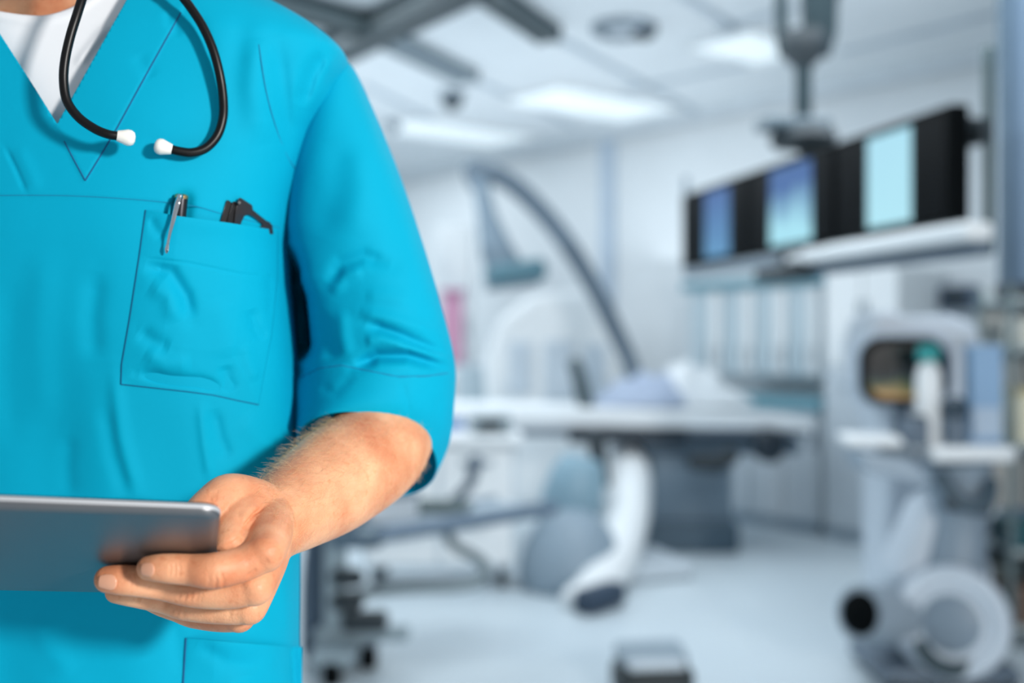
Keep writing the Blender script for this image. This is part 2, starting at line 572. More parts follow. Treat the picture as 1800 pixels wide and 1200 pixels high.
# mount: plates, shaft, yoke, slanting arm
bd = 5.0
cx = P(1412, 0, bd).x
MB().lathe((cx, bd, zat(258, bd)), [(0.0, -0.01), (0.13, 0), (0.15, 0.03), (0.13, 0.07), (0.07, 0.10), (0.045, 0.13), (0, 0.13)]).build('swivel_plate', M_dark, o)
MB().box((cx - 0.05, bd - 0.02, zat(222, bd)), (0.30, 0.16, 0.05), 0.2).build('side_plate', mat('mid_grey', (96, 112, 122), 0.4, 0.2), o, bevel=0.015)
MB().cyl((cx, bd, zat(230, bd)), (cx, bd, zat(95, bd)), 0.036).build('drop_shaft', mat('dark_grey_green', (40, 56, 62), 0.6, 0.0, spec=0.2), o)
pd = Vector(on_bank(0.55, -0.09, 1.98))
MB().tube([(cx, bd, zat(252, bd)), ((cx + pd.x) / 2, (bd + pd.y) / 2, zat(262, bd)), tuple(pd)], 0.05).build('carrier_neck', M_dark, o)
MB().lathe((cx, bd, zat(118, bd)), [(0, 0), (0.04, 0), (0.10, 0.06), (0.11, 0.10), (0.10, 0.15), (0, 0.15)]).build('knuckle', M_dark, o)
ym = MB()
for sx, top in ((-0.095, (1372, -20)), (0.07, (1440, -30))):
    q = P(top[0], top[1], bd)
    ym.tube([(cx + sx * 0.8, bd, zat(95, bd)), (cx + sx, bd, zat(60, bd)), (q.x, bd, q.z)], [0.035, 0.03, 0.028] if sx < 0 else [0.06, 0.075, 0.085], 16)
ym.build('yoke', mat('dark_grey_green', (66, 84, 90)), o)
q = P(1452, -60, bd)
MB().tube([(q.x - 0.02, bd, zat(-20, bd)), (q.x + 0.15, bd + 0.05, zat(-110, bd)), (q.x + 0.2, bd + 0.1, CEIL)], [0.085, 0.085, 0.09], 16).build('boom_arm', M_dark, o)
MB().lathe((q.x + 0.2, bd + 0.1, CEIL), [(0, 0), (0.2, 0), (0.2, -0.03), (0.1, -0.07), (0, -0.07)]).build('ceiling_flange', M_grey, o)
p = Vector(on_bank(0.56, 0.02, zb - 0.06))
lb = MB().box(tuple(p), (0.22, 0.12, 0.13), myaw)
lb.box(tuple(Vector(on_bank(0.50, 0.03, zb - 0.11))), (0.36, 0.14, 0.06), myaw)
lb.build('control_box', M_dark, o, bevel=0.015)

# ------------------------------------------------------------------ C-arm gantry
o = thing('c_arm_gantry', 'large curved X-ray gantry with grey upper arc and white lower arm', 'x-ray machine', (0.9, 7.0, 0))
arc = [P(826, 302, 8.0), P(868, 306, 8.0), P(920, 340, 7.98), P(985, 412, 7.9), P(1040, 498, 7.8), P(1085, 588, 7.7), P(1112, 650, 7.6), P(1122, 715, 7.45)]
MB().tube(arc, [0.06, 0.07, 0.068, 0.066, 0.062, 0.058, 0.052, 0.05], 16, smooth=8).build('upper_arc', mat('arc_grey', (84, 100, 114), 0.55, 0.0), o)
low = [P(1122, 715, 7.45), P(1104, 782, 7.1), P(1108, 850, 6.6), P(1100, 915, 6.2), P(1078, 985, 5.8), P(1045, 1035, 5.5), P(1008, 1052, 5.35)]
MB().tube(low, [0.05, 0.10, 0.125, 0.125, 0.12, 0.10, 0.06], 22, smooth=8, round_ends=True).build('lower_arm', M_white, o)
# joint box, detector column, detector
MB().tube([P(836, 300, 8.0), P(842, 318, 8.0)], 0.085, 18, round_ends=True).build('arc_joint', mat('arc_grey', (112, 128, 142)), o)
MB().tube([P(842, 312, 7.95), P(856, 380, 7.9), P(872, 440, 7.85), P(886, 468, 7.85)], [0.05, 0.07, 0.115, 0.13], 20).build('detector_column', mat('column_grey', (112, 130, 144), 0.5), o)
dc_ = P(905, 480, 7.8)
MB().box(dc_, (0.38, 0.36, 0.15), 0.25, ry=math.radians(-8)).build('detector', mat('teal_grey', (80, 120, 134), 0.5), o, bevel=0.05)
dcb = dc_ - Vector((0.02, 0, 0.085))
MB().box(dcb, (0.32, 0.30, 0.03), 0.25, ry=math.radians(-8)).build('detector_face', M_slate, o, bevel=0.01)
# X-ray tube housing in the lower arm
th = P(1005, 880, 6.25)
MB().lathe(th, [(0, -0.26), (0.10, -0.26), (0.15, -0.20), (0.17, 0), (0.15, 0.16), (0.11, 0.24), (0, 0.25)], axis=(0.25, -0.1, 1)).build('tube_housing', mat('pale_steel_blue', (140, 172, 188), 0.4), o)
MB().tube([P(955, 965, 5.95), P(1000, 958, 5.9), P(1045, 925, 5.95)], [0.03, 0.045, 0.035], 14, smooth=6, round_ends=True).build('lower_bracket', M_slate, o)
MB().tube([P(1046, 770, 6.5), P(1052, 800, 6.5), P(1062, 845, 6.5)], [0.05, 0.05, 0.035], 14, round_ends=True).build('arm_handle', M_dark, o)
pb = P(960, 1010, 5.75)
MB().lathe((pb.x + 0.13, pb.y + 0.05, 0.0), [(0, 0), (0.25, 0), (0.27, 0.05), (0.27, 0.12), (0.24, 0.22), (0.18, 0.32), (0.10, 0.38), (0, 0.40)]).build('base_block', mat('pale_steel_grey', (138, 156, 170), 0.5), o)
pb = P(1055, 1060, 5.3)
MB().box((pb.x, pb.y, 0.06), (0.30, 0.12, 0.11), 0.9).build('front_foot', mat('navy_rubber', (44, 62, 82), 0.55), o, bevel=0.03)
MB().box((0.55, 6.1, 0.05), (0.7, 0.5, 0.09), 0.3).build('floor_plate', M_pale, o, bevel=0.02)

# white stand behind the arc
o = thing('equipment_stand', 'tall white equipment stand behind the curved grey arc, brightest shape at centre', 'stand', (0.3, 8.6, 0))
q = P(975, 600, 8.6)
prof = [(-0.46, 0.0), (0.46, 0.0), (0.52, 0.9), (0.52, 1.2), (0.44, 1.48), (0.24, 1.64), (-0.16, 1.62), (-0.42, 1.42), (-0.54, 1.1)]
MB().prism([(q.x + x, q.y, z) for x, z in prof], (0, 0.35, 0)).build('housing', M_white, o, bevel=0.06)
MB().box((q.x - 0.26, q.y - 0.012, 1.05), (0.17, 0.03, 0.40)).build('left_panel', mat('panel_grey', (200, 212, 222), 0.4), o, bevel=0.01)
MB().box((q.x + 0.03, q.y - 0.012, 1.03), (0.22, 0.03, 0.45)).build('right_panel', mat('panel_grey', (200, 212, 222)), o, bevel=0.01)
MB().box((q.x + 0.31, q.y - 0.012, 1.03), (0.16, 0.03, 0.40)).build('side_panel', mat('panel_grey', (200, 212, 222)), o, bevel=0.01)

# ------------------------------------------------------------------ patient table
TD = 7.0
tz = lambda py: zat(py, TD)
o = thing('patient_table', 'long white patient table with dark underside on a grey pedestal', 'table', (P(1205, 0, TD).x, TD, 0))
xl, xr = P(760, 0, TD).x, P(1405, 0, TD).x
MB().box(((xl + xr) / 2, TD, tz(752)), (xr - xl, 0.56, 0.05)).build('table_frame', M_slate, o, bevel=0.015)
xm = P(1055, 0, TD).x
mt = MB().prism([(xl, TD - 0.28, tz(746)), (xm, TD - 0.28, tz(746)), (P(1300, 0, TD).x, TD - 0.28, tz(752)), (xr + 0.02, TD - 0.28, tz(758)), (xr + 0.02, TD - 0.28, tz(736)), (P(1300, 0, TD).x, TD - 0.28, tz(722)), (xm, TD - 0.28, tz(712)), (xl, TD - 0.28, tz(708))], (0, 0.56, 0))
mt.build('mattress', M_sheet, o, bevel=0.02)
rl = MB().box((P(1095, 0, TD).x, TD - 0.31, tz(758)), (0.70, 0.06, 0.085))
rl.build('side_rail', mat('dark_navy_metal', (26, 40, 52), 0.5), o, bevel=0.012)
MB().box((P(1255, 0, TD).x, TD - 0.05, tz(778)), (0.95, 0.40, 0.10)).build('tilt_frame', mat('slate_blue', (82, 102, 118), 0.45), o, bevel=0.03)
x0, x1 = P(1137, 0, TD).x, P(1278, 0, TD).x
MB().box(((x0 + x1) / 2, TD + 0.05, tz(785) / 2 + 0.04), (x1 - x0, 0.5, tz(785) - 0.08)).build('pedestal', mat('pedestal_grey', (122, 140, 154), 0.45), o, bevel=0.03)
MB().box(((x0 + x1) / 2, TD, 0.09), (x1 - x0 + 0.04, 0.62, 0.18)).build('foot_block', mat('foot_slate', (70, 90, 104), 0.5), o, bevel=0.03)
MB().tube([P(1285, 800, TD - 0.36), P(1262, 814, TD - 0.36), P(1222, 812, TD - 0.36)], [0.05, 0.06, 0.05], 14, round_ends=True).build('drive_motor', M_dark, o)
e = P(1352, 784, TD - 0.36)
MB().lathe(e, [(0, -0.10), (0.07, -0.08), (0.10, 0), (0.075, 0.09), (0, 0.11)], axis=(0.3, 0, 1)).build('end_knob', mat('dark_navy_metal', (46, 62, 74)), o)
MB().tube([P(1404, 758, TD), P(1432, 752, TD), P(1430, 790, TD)], 0.02, 10).build('end_handle', M_slate, o)
# grip pedestal on the table edge
MB().tube([P(1011, 640, TD - 0.2), P(1020, 670, TD - 0.2), P(1030, 712, TD - 0.2)], [0.042, 0.046, 0.05], 16, round_ends=True).build('control_grip', mat('grip_grey', (70, 86, 92), 0.5), o)

# crumpled sheet heap on the table
o = None
HN = 90
def heap(name, cx_, cy_, z0, rx, ry, h, seed, label, cat, skew=0.0, mt_=None):
    V = np.zeros((HN, HN, 3))
    for i in range(HN):
        for j in range(HN):
            r = i / (HN - 1)
            t = 2 * math.pi * j / HN
            x, y = r * math.cos(t), r * math.sin(t)
            prof = (1 - r ** 2.2) ** 0.8 if r < 1 else 0
            nz_ = noise.fractal(Vector((x * 1.7 + seed, y * 1.7, seed * 0.37)), 0.8, 2.0, 4)
            rid = abs(noise.noise(Vector((x * 2.2 + seed, y * 2.2 + 4, 0))))
            V[i, j] = (cx_ + x * rx * (1 + 0.10 * nz_), cy_ + y * ry, z0 + 0.004 + h * prof * (0.75 + 0.35 * nz_ - 0.35 * rid) * (1 + skew * x))
    me = grid_mesh(name, V, HN, HN, wrap=True)
    ob = link(name, me, mt_ or M_sheet, smooth=0)
    sd = ob.modifiers.new('thick', 'SOLIDIFY')
    sd.thickness = 0.006
    return tag(ob, label, cat)
heap('crumpled_sheet', P(1112, 0, TD).x, TD - 0.12, tz(714) + 0.006, 0.30, 0.13, 0.22, 3.1, 'crumpled sheet painted in its own grey shade, heaped on the patient table beside the dark grip', 'sheet', 0.5, mat('painted_shade_sheet', (176, 190, 212), 0.8, var=0.02))  # shade on the front of the heap is put into the cloth colour
heap('pillow', P(1240, 0, TD).x, TD + 0.13, tz(717) + 0.008, 0.32, 0.14, 0.27, 8.4, 'bright white pillow at right end of the patient table', 'pillow', -0.7)
# blue pad by the sleeve
q = P(800, 755, 6.55)
ob = MB().box(q, (0.10, 0.08, 0.11), 0.3).build('blue_pad', mat('royal_blue_foam', (84, 136, 196), 0.7), bevel=0.02)
tag(ob, 'small royal blue foam pad hung on the table edge beside the sleeve cuff', 'pad')

# ------------------------------------------------------------------ cabinets along the back wall
def wall_box(mb, pxa, pxb, off0, off1, z0, z1):
    a, b2 = wallp(pxa, off1), wallp(pxb, off1)
    L = (b2 - a).length
    c = (a + b2) / 2 - Nn * ((off1 - off0) / 2)
    return mb.box((c.x, c.y, (z0 + z1) / 2), (L, off1 - off0, z1 - z0), YAW)
M_cab = mat('cabinet_pale', (204, 216, 224), 0.4, var=0.02)
M_cabd = mat('cabinet_door_pale', (190, 206, 214), 0.4, var=0.02)
M_hand = mat('handle_grey', (140, 158, 170), 0.35, 0.5)
desc = ['pale wall cabinet left end of the row beneath the teal shelf', 'pale wall cabinet second from left beneath the teal shelf',
        'pale wall cabinet third from left beneath the teal shelf', 'pale wall cabinet at right end beside the bright white tall cabinet']
edges = [1212, 1268, 1324, 1382, 1440]
for i in range(4):
    a, b2 = edges[i] + 1.5, edges[i + 1] - 1.5
    c = wallp((a + b2) / 2, 0.15, 1.05)
    o = thing('wall_cabinet', desc[i], 'cabinet', c, 'wall cabinets under the teal shelf')
    wall_box(MB(), a, b2, 0.0, 0.30, 1.02, 1.62).build('body', M_cab, o, bevel=0.006)
    mid = a + (b2 - a) * 0.62
    for da, db in ((a + 1, mid - 0.7), (mid + 0.7, b2 - 1)):
        d_ = wall_box(MB(), da, db, 0.302, 0.32, 1.03, 1.61).build('door', M_cabd if da == a + 1 else M_white, o, bevel=0.005)
        hp = db - 3
        wall_box(MB(), hp - 1.0, hp + 1.0, 0.321, 0.335, 1.08, 1.22).build('handle', M_hand, d_, bevel=0.003)
ob = wall_box(MB(), 1196, 1444, 0.0, 0.34, 1.622, 1.69).build('shelf', M_teal, bevel=0.008)
tag(ob, 'long teal shelf board along top of the pale wall cabinets', 'shelf')
o = thing('base_cabinet', 'low pale base cabinet under the teal worktop behind the table end', 'cabinet', wallp(1370, 0.3, 0))
wall_box(MB(), 1255, 1438, 0.02, 0.50, 0.08, 0.80).build('body', M_cab, o, bevel=0.008)
wall_box(MB(), 1255, 1438, 0.02, 0.44, 0.0, 0.08).build('plinth', mat('plinth_pale', (164, 182, 196), 0.5), o)
for k in range(3):
    a = 1257 + k * 60
    d_ = wall_box(MB(), a, a + 57, 0.501, 0.52, 0.10, 0.79).build('door', M_pale, o, bevel=0.005)
    wall_box(MB(), a + 50, a + 53, 0.521, 0.535, 0.58, 0.72).build('handle', M_hand, d_, bevel=0.003)
ob = wall_box(MB(), 1250, 1440, 0.0, 0.54, 0.802, 0.88).build('worktop', M_teal, bevel=0.01)
tag(ob, 'teal worktop on the low base cabinet behind the table end', 'worktop')

o = thing('tall_cabinet', 'bright white tall cabinet to the right of the wall cabinets', 'cabinet', wallp(1500, 0.3, 0))
wall_box(MB(), 1449, 1580, 0.0, 0.55, 0.08, 1.70).build('body', M_white, o, bevel=0.012)
wall_box(MB(), 1452, 1577, 0.02, 0.50, 0.0, 0.08).build('plinth', mat('plinth_pale', (164, 182, 196)), o)
d_ = wall_box(MB(), 1451, 1513, 0.551, 0.57, 1.12, 1.69).build('door', M_white, o, bevel=0.008)
wall_box(MB(), 1507, 1510, 0.571, 0.59, 1.2, 1.5).build('handle', M_hand, d_, bevel=0.004)
d_ = wall_box(MB(), 1516, 1578, 0.551, 0.57, 1.12, 1.69).build('door', M_white, o, bevel=0.008)
wall_box(MB(), 1519, 1522, 0.571, 0.59, 1.2, 1.5).build('handle', M_hand, d_, bevel=0.004)
d_ = wall_box(MB(), 1451, 1578, 0.551, 0.57, 0.1, 1.09).build('drawer', M_pale, o, bevel=0.008)
wall_box(MB(), 1480, 1545, 0.571, 0.59, 0.95, 0.98).build('handle', M_hand, d_, bevel=0.004)
# wall mounted device
o = thing('wall_device', 'dark grey box mounted on the wall right of the tall white cabinet', 'device', wallp(1672, 0.05, 1.5))
dcol = mat('device_slate', (88, 106, 128), 0.4)
wall_box(MB(), 1640, 1708, 0.0, 0.12, zat(545, 7.2), zat(505, 7.2)).build('body', dcol, o, bevel=0.02)
wall_box(MB(), 1655, 1700, 0.121, 0.13, zat(538, 7.2), zat(512, 7.2)).build('front_panel', M_dark, o, bevel=0.004)

# bright column and cart behind the sleeve
q = P(800, 450, 10.1)
o = thing('storage_column', 'tall bright white storage column left of the gantry, beside the sleeve', 'cabinet', (q.x, q.y, 0))
MB().box((q.x, q.y, 1.16), (0.32, 0.40, 2.20)).build('body', M_white, o, bevel=0.02)
MB().box((q.x, q.y, 0.03), (0.30, 0.38, 0.06)).build('plinth', M_slate, o)
d_ = MB().box((q.x, q.y - 0.21, 1.65), (0.29, 0.02, 1.18)).build('door', M_white, o, bevel=0.006)
MB().box((q.x + 0.11, q.y - 0.23, 1.4), (0.015, 0.02, 0.2)).build('handle', M_hand, d_, bevel=0.004)
d_ = MB().box((q.x, q.y - 0.21, 0.57), (0.29, 0.02, 0.94)).build('door', M_pale, o, bevel=0.006)
MB().box((q.x + 0.11, q.y - 0.23, 0.8), (0.015, 0.02, 0.2)).build('handle', M_hand, d_, bevel=0.004)

q = P(872, 0, 9.4)
o = thing('supply_cupboard', 'pale low supply cupboard behind the left end of the patient table', 'cupboard', (q.x - 0.1, 9.4, 0))
MB().box((q.x - 0.15, 9.4, 0.56), (0.95, 0.45, 1.00)).build('body', M_cab, o, bevel=0.01)
MB().box((q.x - 0.15, 9.4, 0.03), (0.9, 0.42, 0.06)).build('plinth', M_slate, o)
for k in range(3):
    d_ = MB().box((q.x - 0.46 + 0.31 * k, 9.165, 0.57), (0.29, 0.02, 0.92)).build('door', [M_white, M_cabd, M_white][k], o, bevel=0.006)
    MB().box((q.x - 0.36 + 0.31 * k, 9.148, 0.85), (0.015, 0.02, 0.16)).build('handle', M_hand, d_, bevel=0.004)
q2 = P(796, 528, 9.3)
o = thing('sharps_bin', 'small pink container standing on the supply cupboard close to the sleeve', 'container', (q2.x, q2.y, 1.06))
pk = mat('dusty_pink', (206, 150, 178), 0.5)
MB().box((q2.x, q2.y, 1.06 + 0.28), (0.17, 0.16, 0.56)).build('body', pk, o, bevel=0.03)
MB().box((q2.x, q2.y, 1.06 + 0.59), (0.19, 0.18, 0.05)).build('lid', mat('pink_lid', (190, 128, 160), 0.5), o, bevel=0.015)
# ------------------------------------------------------------------ instrument trolley at the lower left
TD2 = 4.35
tx = lambda px, d=TD2: (px - 900) / F * d
o = thing('instrument_trolley', 'grey instrument trolley with post, long tray and black castors beside the arm', 'trolley', (tx(640), TD2, 0))
post = mat('post_grey', (148, 164, 172), 0.4, 0.3)
MB().box((tx(590), TD2, 0.46), (0.085, 0.07, 0.76)).build('post', post, o, bevel=0.015)
MB().tube([(tx(552), TD2 + 0.1, 0.06), (tx(548), TD2 + 0.1, 0.3), (tx(556), TD2 + 0.1, 0.54), (tx(565), TD2 + 0.1, 0.60)], [0.07, 0.06, 0.05, 0.05], 16, smooth=5, round_ends=True).build('column', mat('navy_grey', (58, 76, 94), 0.45), o)
MB().box((tx(632), TD2 - 0.05, zat(935, TD2)), (0.20, 0.12, 0.10)).build('head_block', mat('slate_blue', (82, 102, 118)), o, bevel=0.03)
y0, y1 = zat(926, TD2), zat(888, TD2)
tr = MB()
a, b2 = Vector((tx(630), TD2 - 0.1, y0)), Vector((tx(918, 4.9), 4.9, zat(890, 4.9)))
d_ = b2 - a
cc = (a + b2) / 2
tr.box(cc, (d_.length, 0.34, 0.03), math.atan2(d_.y, d_.x), ry=-math.asin(d_.z / d_.length))
tr.build('tray', mat('tray_grey', (176, 190, 200), 0.35, 0.3), o, bevel=0.01)
nrm = Vector((d_.y, -d_.x, 0)).normalized()
MB().tube([a + nrm * 0.17 + Vector((0, 0, 0.01)), b2 + nrm * 0.17 + Vector((0, 0, 0.01))], 0.032, 12, round_ends=True).build('tray_rim', mat('rim_slate', (104, 122, 140), 0.4, 0.2), o)
MB().tube([a - nrm * 0.17 + Vector((0, 0, 0.01)), b2 - nrm * 0.17 + Vector((0, 0, 0.01))], 0.02, 12, round_ends=True).build('rear_rim', mat('rim_slate', (104, 122, 140)), o)
MB().tube([P(786, 930, 4.55), P(792, 950, 4.5), P(808, 965, 4.5), P(832, 976, 4.5), P(849, 989, 4.49), P(854, 1004, 4.48), P(846, 1018, 4.46), P(824, 1027, 4.44), P(790, 1032, 4.42), P(740, 1033, 4.40), P(690, 1036, 4.38), P(640, 1042, 4.36), P(600, 1050, 4.35)], 0.022, 12, smooth=8).build('push_handle', mat('handle_steel', (122, 136, 142), 0.4, 0.3), o)
for py in (1010, 1052):
    MB().tube([(tx(600), TD2 - 0.05, zat(py, TD2)), (tx(628), TD2 - 0.05, zat(py, TD2))], 0.035, 14, round_ends=True).build('knob', M_dark, o)
MB().box((tx(600), TD2, 0.10), (0.16, 0.5, 0.05)).build('base_leg', post, o, bevel=0.015)
MB().box((tx(600) + 0.08, TD2, 0.135), (0.36, 0.09, 0.05)).build('base_leg', post, o, bevel=0.015)
MB().box((tx(644), TD2 - 0.03, 0.19), (0.17, 0.10, 0.07)).build('brake_pedal', M_dark, o, bevel=0.02)
for cx_, cy_ in ((tx(648), TD2), (tx(600), TD2 - 0.22), (tx(600), TD2 + 0.22)):
    w = MB().lathe((cx_ - 0.03, cy_, 0.05), [(0, 0), (0.04, 0), (0.05, 0.01), (0.05, 0.05), (0.04, 0.06), (0, 0.06)], axis=(1, 0, 0)).build('castor_wheel', M_black, o)
    MB().box((cx_, cy_, 0.09), (0.075, 0.05, 0.05)).build('castor_fork', M_grey, w, bevel=0.01)
# dark clamps, cuff and tubing lying on the tray
def tray_pt(t, off=0.0, up=0.0):
    return a + d_ * t + nrm * off + Vector((0, 0, up))
o = thing('tubing_coil', 'dark green-grey coil of tubing lying on the trolley tray behind the elbow', 'tubing', tray_pt(0.42, 0, 0.02))
cp = []
for k in range(60):
    t = k / 59 * 4 * math.pi
    r = 0.085 + 0.014 * math.sin(t * 1.3)
    cp.append(tray_pt(0.42, -0.02, 0.035 + 0.012 * k / 20) + Vector((r * 1.7 * math.cos(t), r * math.sin(t), 0)))
MB().tube(cp, 0.016, 8).build('hose', mat('hose_green_grey', (96, 112, 114), 0.5), o)
e = tray_pt(0.42, -0.02, 0.05)
MB().tube([e + Vector((0.10, 0, 0.02)), e + Vector((0.17, 0.02, 0.09)), e + Vector((0.19, 0.02, 0.18))], [0.02, 0.022, 0.03], 10, round_ends=True).build('connector', M_slate, o)
o = thing('instrument_box', 'pale instrument box with grey lid on the trolley tray, half hidden by the forearm', 'box', tray_pt(0.2, 0, 0.02))
c = tray_pt(0.17, 0, 0.07)
MB().box(c, (0.20, 0.16, 0.10), 0.5).build('body', M_pale, o, bevel=0.015)
MB().box(c + Vector((0, 0, 0.058)), (0.21, 0.17, 0.02), 0.5).build('lid', M_slate, o, bevel=0.008)

# pale drawer unit behind the trolley
o = thing('drawer_cart', 'pale white drawer cart standing behind the trolley tray', 'cart', (tx(800, 5.9), 5.9, 0))
cx_ = tx(775, 5.9)
MB().box((cx_, 5.95, 0.42), (0.78, 0.42, 0.62)).build('body', M_cab, o, bevel=0.02)
MB().box((cx_, 5.94, 0.75), (0.84, 0.48, 0.04)).build('top', M_white, o, bevel=0.012)
for k in range(2):
    for kk in range(2):
        d2 = MB().box((cx_ - 0.19 + 0.38 * kk, 5.735, 0.27 + 0.30 * k), (0.36, 0.02, 0.28)).build('drawer', M_white, o, bevel=0.008)
        MB().box((cx_ - 0.19 + 0.38 * kk, 5.718, 0.34 + 0.30 * k), (0.16, 0.02, 0.02)).build('handle', M_hand, d2, bevel=0.005)
for sx in (-0.32, 0.32):
    for sy in (5.8, 6.1):
        MB().lathe((cx_ + sx - 0.02, sy, 0.05), [(0, 0), (0.05, 0), (0.05, 0.04), (0, 0.04)], axis=(1, 0, 0)).build('castor_wheel', M_dark, o)
        MB().box((cx_ + sx, sy, 0.095), (0.05, 0.05, 0.04)).build('castor_fork', M_grey, o)
o = thing('grey_monitor', 'small grey bedside device standing on the drawer cart, left of the tube housing', 'device', (tx(860, 5.9), 5.9, 0.77))
MB().box((tx(862, 5.9), 5.92, 0.77 + 0.05), (0.20, 0.16, 0.10), 0.2).build('body', mat('device_grey', (140, 156, 164), 0.4), o, bevel=0.02)
MB().box((tx(862, 5.9), 5.835, 0.77 + 0.055), (0.13, 0.012, 0.06), 0.2).build('screen', M_dark, o, bevel=0.004)

# ------------------------------------------------------------------ mobile unit on the right
RD = 4.25
rx = lambda px, d=RD: (px - 900) / F * d
rz = lambda py, d=RD: zat(py, d)
o = thing('mobile_unit', 'white wheeled machine at right with round drum base and white worktop', 'machine', (rx(1670), RD, 0))
M_unit = mat('unit_white', (208, 218, 228), 0.35, var=0.015)
# worktop, tray arm
MB().box((rx(1676), RD, rz(790)), (rx(1744) - rx(1600), 0.40, 0.055)).build('worktop', M_white, o, bevel=0.02)
MB().box((rx(1520), RD - 0.05, rz(770)), (0.20, 0.26, 0.035), -0.15).build('side_tray', M_white, o, bevel=0.012)
MB().tube([(rx(1545), RD - 0.02, rz(785)), (rx(1585), RD, rz(795)), (rx(1625), RD, rz(800))], 0.022, 12, smooth=4).build('tray_arm', M_grey, o)
MB().prism([(rx(1478), RD - 0.19, rz(782)), (rx(1568), RD - 0.19, rz(796)), (rx(1610), RD - 0.19, rz(836)), (rx(1585), RD - 0.19, rz(842)), (rx(1492), RD - 0.19, rz(818))], (0, 0.18, 0)).build('tray_bin', mat('bin_grey', (158, 174, 188), 0.45), o, bevel=0.015)
# column
MB().tube([(rx(1688), RD + 0.02, rz(812)), (rx(1692), RD + 0.02, rz(860)), (rx(1690), RD + 0.02, rz(930)), (rx(1680), RD + 0.02, rz(1010))], [0.125, 0.115, 0.10, 0.12], 24, smooth=5).build('column', mat('column_slate', (140, 156, 170), 0.42), o)
MB().tube([P(1655, 840, RD - 0.12), P(1672, 866, RD - 0.14), P(1700, 888, RD - 0.15), P(1735, 880, RD - 0.14), P(1742, 850, RD - 0.1)], 0.028, 12, smooth=6, round_ends=True).build('cable_loop', mat('loop_dark', (72, 90, 102), 0.5), o)
MB().box(P(1702, 888, RD - 0.14), (0.17, 0.05, 0.05), ry=0.15).build('latch', M_dark, o, bevel=0.015)
# drum base: white ring, grey face, black roller
dc2 = P(1672, 1096, RD - 0.15)
dc2.z = max(dc2.z, 0.235)
ax = Vector((-0.42, -1, 0.12)).normalized()
MB().lathe(dc2, [(0.135, 0.02), (0.15, 0.05), (0.18, 0.055), (0.20, 0.03), (0.206, -0.03), (0.19, -0.24), (0.12, -0.29), (0, -0.30), (0, -0.02), (0.13, -0.02)], axis=ax, n=48).build('drum_housing', M_unit, o)
MB().lathe(dc2, [(0.0, 0.03), (0.09, 0.028), (0.125, 0.01), (0.133, -0.015), (0, -0.02)], axis=ax, n=40).build('drum_face', mat('drum_face_grey', (128, 144, 158), 0.45), o)
pts = []
for k in range(13):
    t = math.radians(205 + k * 110 / 12)
    w = ax.orthogonal().normalized()
    pts.append(dc2 + Vector((0.150 * math.cos(t), -0.062 + 0.02 * math.cos(t), 0.150 * math.sin(t))) + Vector((0, -0.0, 0)))
MB().tube(pts, 0.028, 10, round_ends=True).build('lower_lip', mat('lip_dark', (54, 70, 76), 0.5), o)
MB().prism([P(1630, 885, RD), P(1668, 862, RD), P(1718, 905, RD), P(1752, 1010, RD), P(1740, 1070, RD), P(1630, 1070, RD), P(1572, 1020, RD)], (0, 0.25, 0)).build('upper_shell', M_unit, o, bevel=0.05)
ra, rb = P(1512, 1078, RD - 0.16), P(1610, 1085, RD + 0.04)
MB().cyl(ra, rb, 0.10, 0.125, 32).build('side_roller', mat('roller_grey', (146, 160, 172), 0.45), o)
MB().lathe(ra, [(0, -0.03), (0.05, -0.028), (0.075, -0.015), (0.084, 0.02), (0, 0.02)], axis=(rb - ra)).build('roller_cap', M_black, o)
MB().box((rx(1640), RD + 0.02, 0.05), (0.50, 0.42, 0.06)).build('base_plate', M_slate, o, bevel=0.02)
for sx in (1545, 1740):
    for sy in (-0.15, 0.18):
        MB().lathe((rx(sx) - 0.02, RD + sy, 0.04), [(0, 0), (0.04, 0), (0.04, 0.04), (0, 0.04)], axis=(1, 0, 0)).build('castor_wheel', M_dark, o)

# dark screen with a coloured picture, standing on the worktop
o = thing('rounded_monitor', 'dark rounded monitor with coloured patches standing on the white worktop', 'monitor', (rx(1590), RD + 0.1, rz(777)))
def rr(px0, py0, px1, py1, d, r=26, n=6):
    out = []
    for cx_, cy_, a0 in ((px1 - r, py0 + r, -90), (px1 - r, py1 - r, 0), (px0 + r, py1 - r, 90), (px0 + r, py0 + r, 180)):
        for k in range(n + 1):
            t = math.radians(a0 + 90 * k / n)
            out.append(P(cx_ + r * math.cos(t), cy_ + r * math.sin(t), d))
    return out
MD = RD + 0.08
MB().prism(rr(1514, 592, 1668, 712, MD, 40), (0, 0.07, 0)).build('casing', mat('casing_dark', (8, 14, 18), 0.5, spec=0.1), o, bevel=0.012)
MB().prism(rr(1506, 584, 1676, 718, MD + 0.03, 44), (0, 0.03, 0)).build('rim', mat('rim_pale', (164, 180, 196), 0.4), o, bevel=0.01)
mm = bpy.data.materials.new('colour_picture')
mm.use_nodes = True
nt = mm.node_tree
b = nt.nodes['Principled BSDF']
b.inputs['Roughness'].default_value = 0.2
tc = nt.nodes.new('ShaderNodeTexCoord')
sp = nt.nodes.new('ShaderNodeSeparateXYZ')
nt.links.new(tc.outputs['Generated'], sp.inputs[0])
nz = nt.nodes.new('ShaderNodeTexNoise')
nz.inputs['Scale'].default_value = 3.0
nt.links.new(tc.outputs['Generated'], nz.inputs['Vector'])
s1 = nt.nodes.new('ShaderNodeMath')
s1.operation = 'MULTIPLY_ADD'
s1.inputs[1].default_value = 0.45
nt.links.new(nz.outputs['Fac'], s1.inputs[0])
nt.links.new(sp.outputs['Z'], s1.inputs[2])
rp = nt.nodes.new('ShaderNodeValToRGB')
e = rp.color_ramp.elements
e[0].color, e[0].position = srgb(196, 160, 110), 0.30
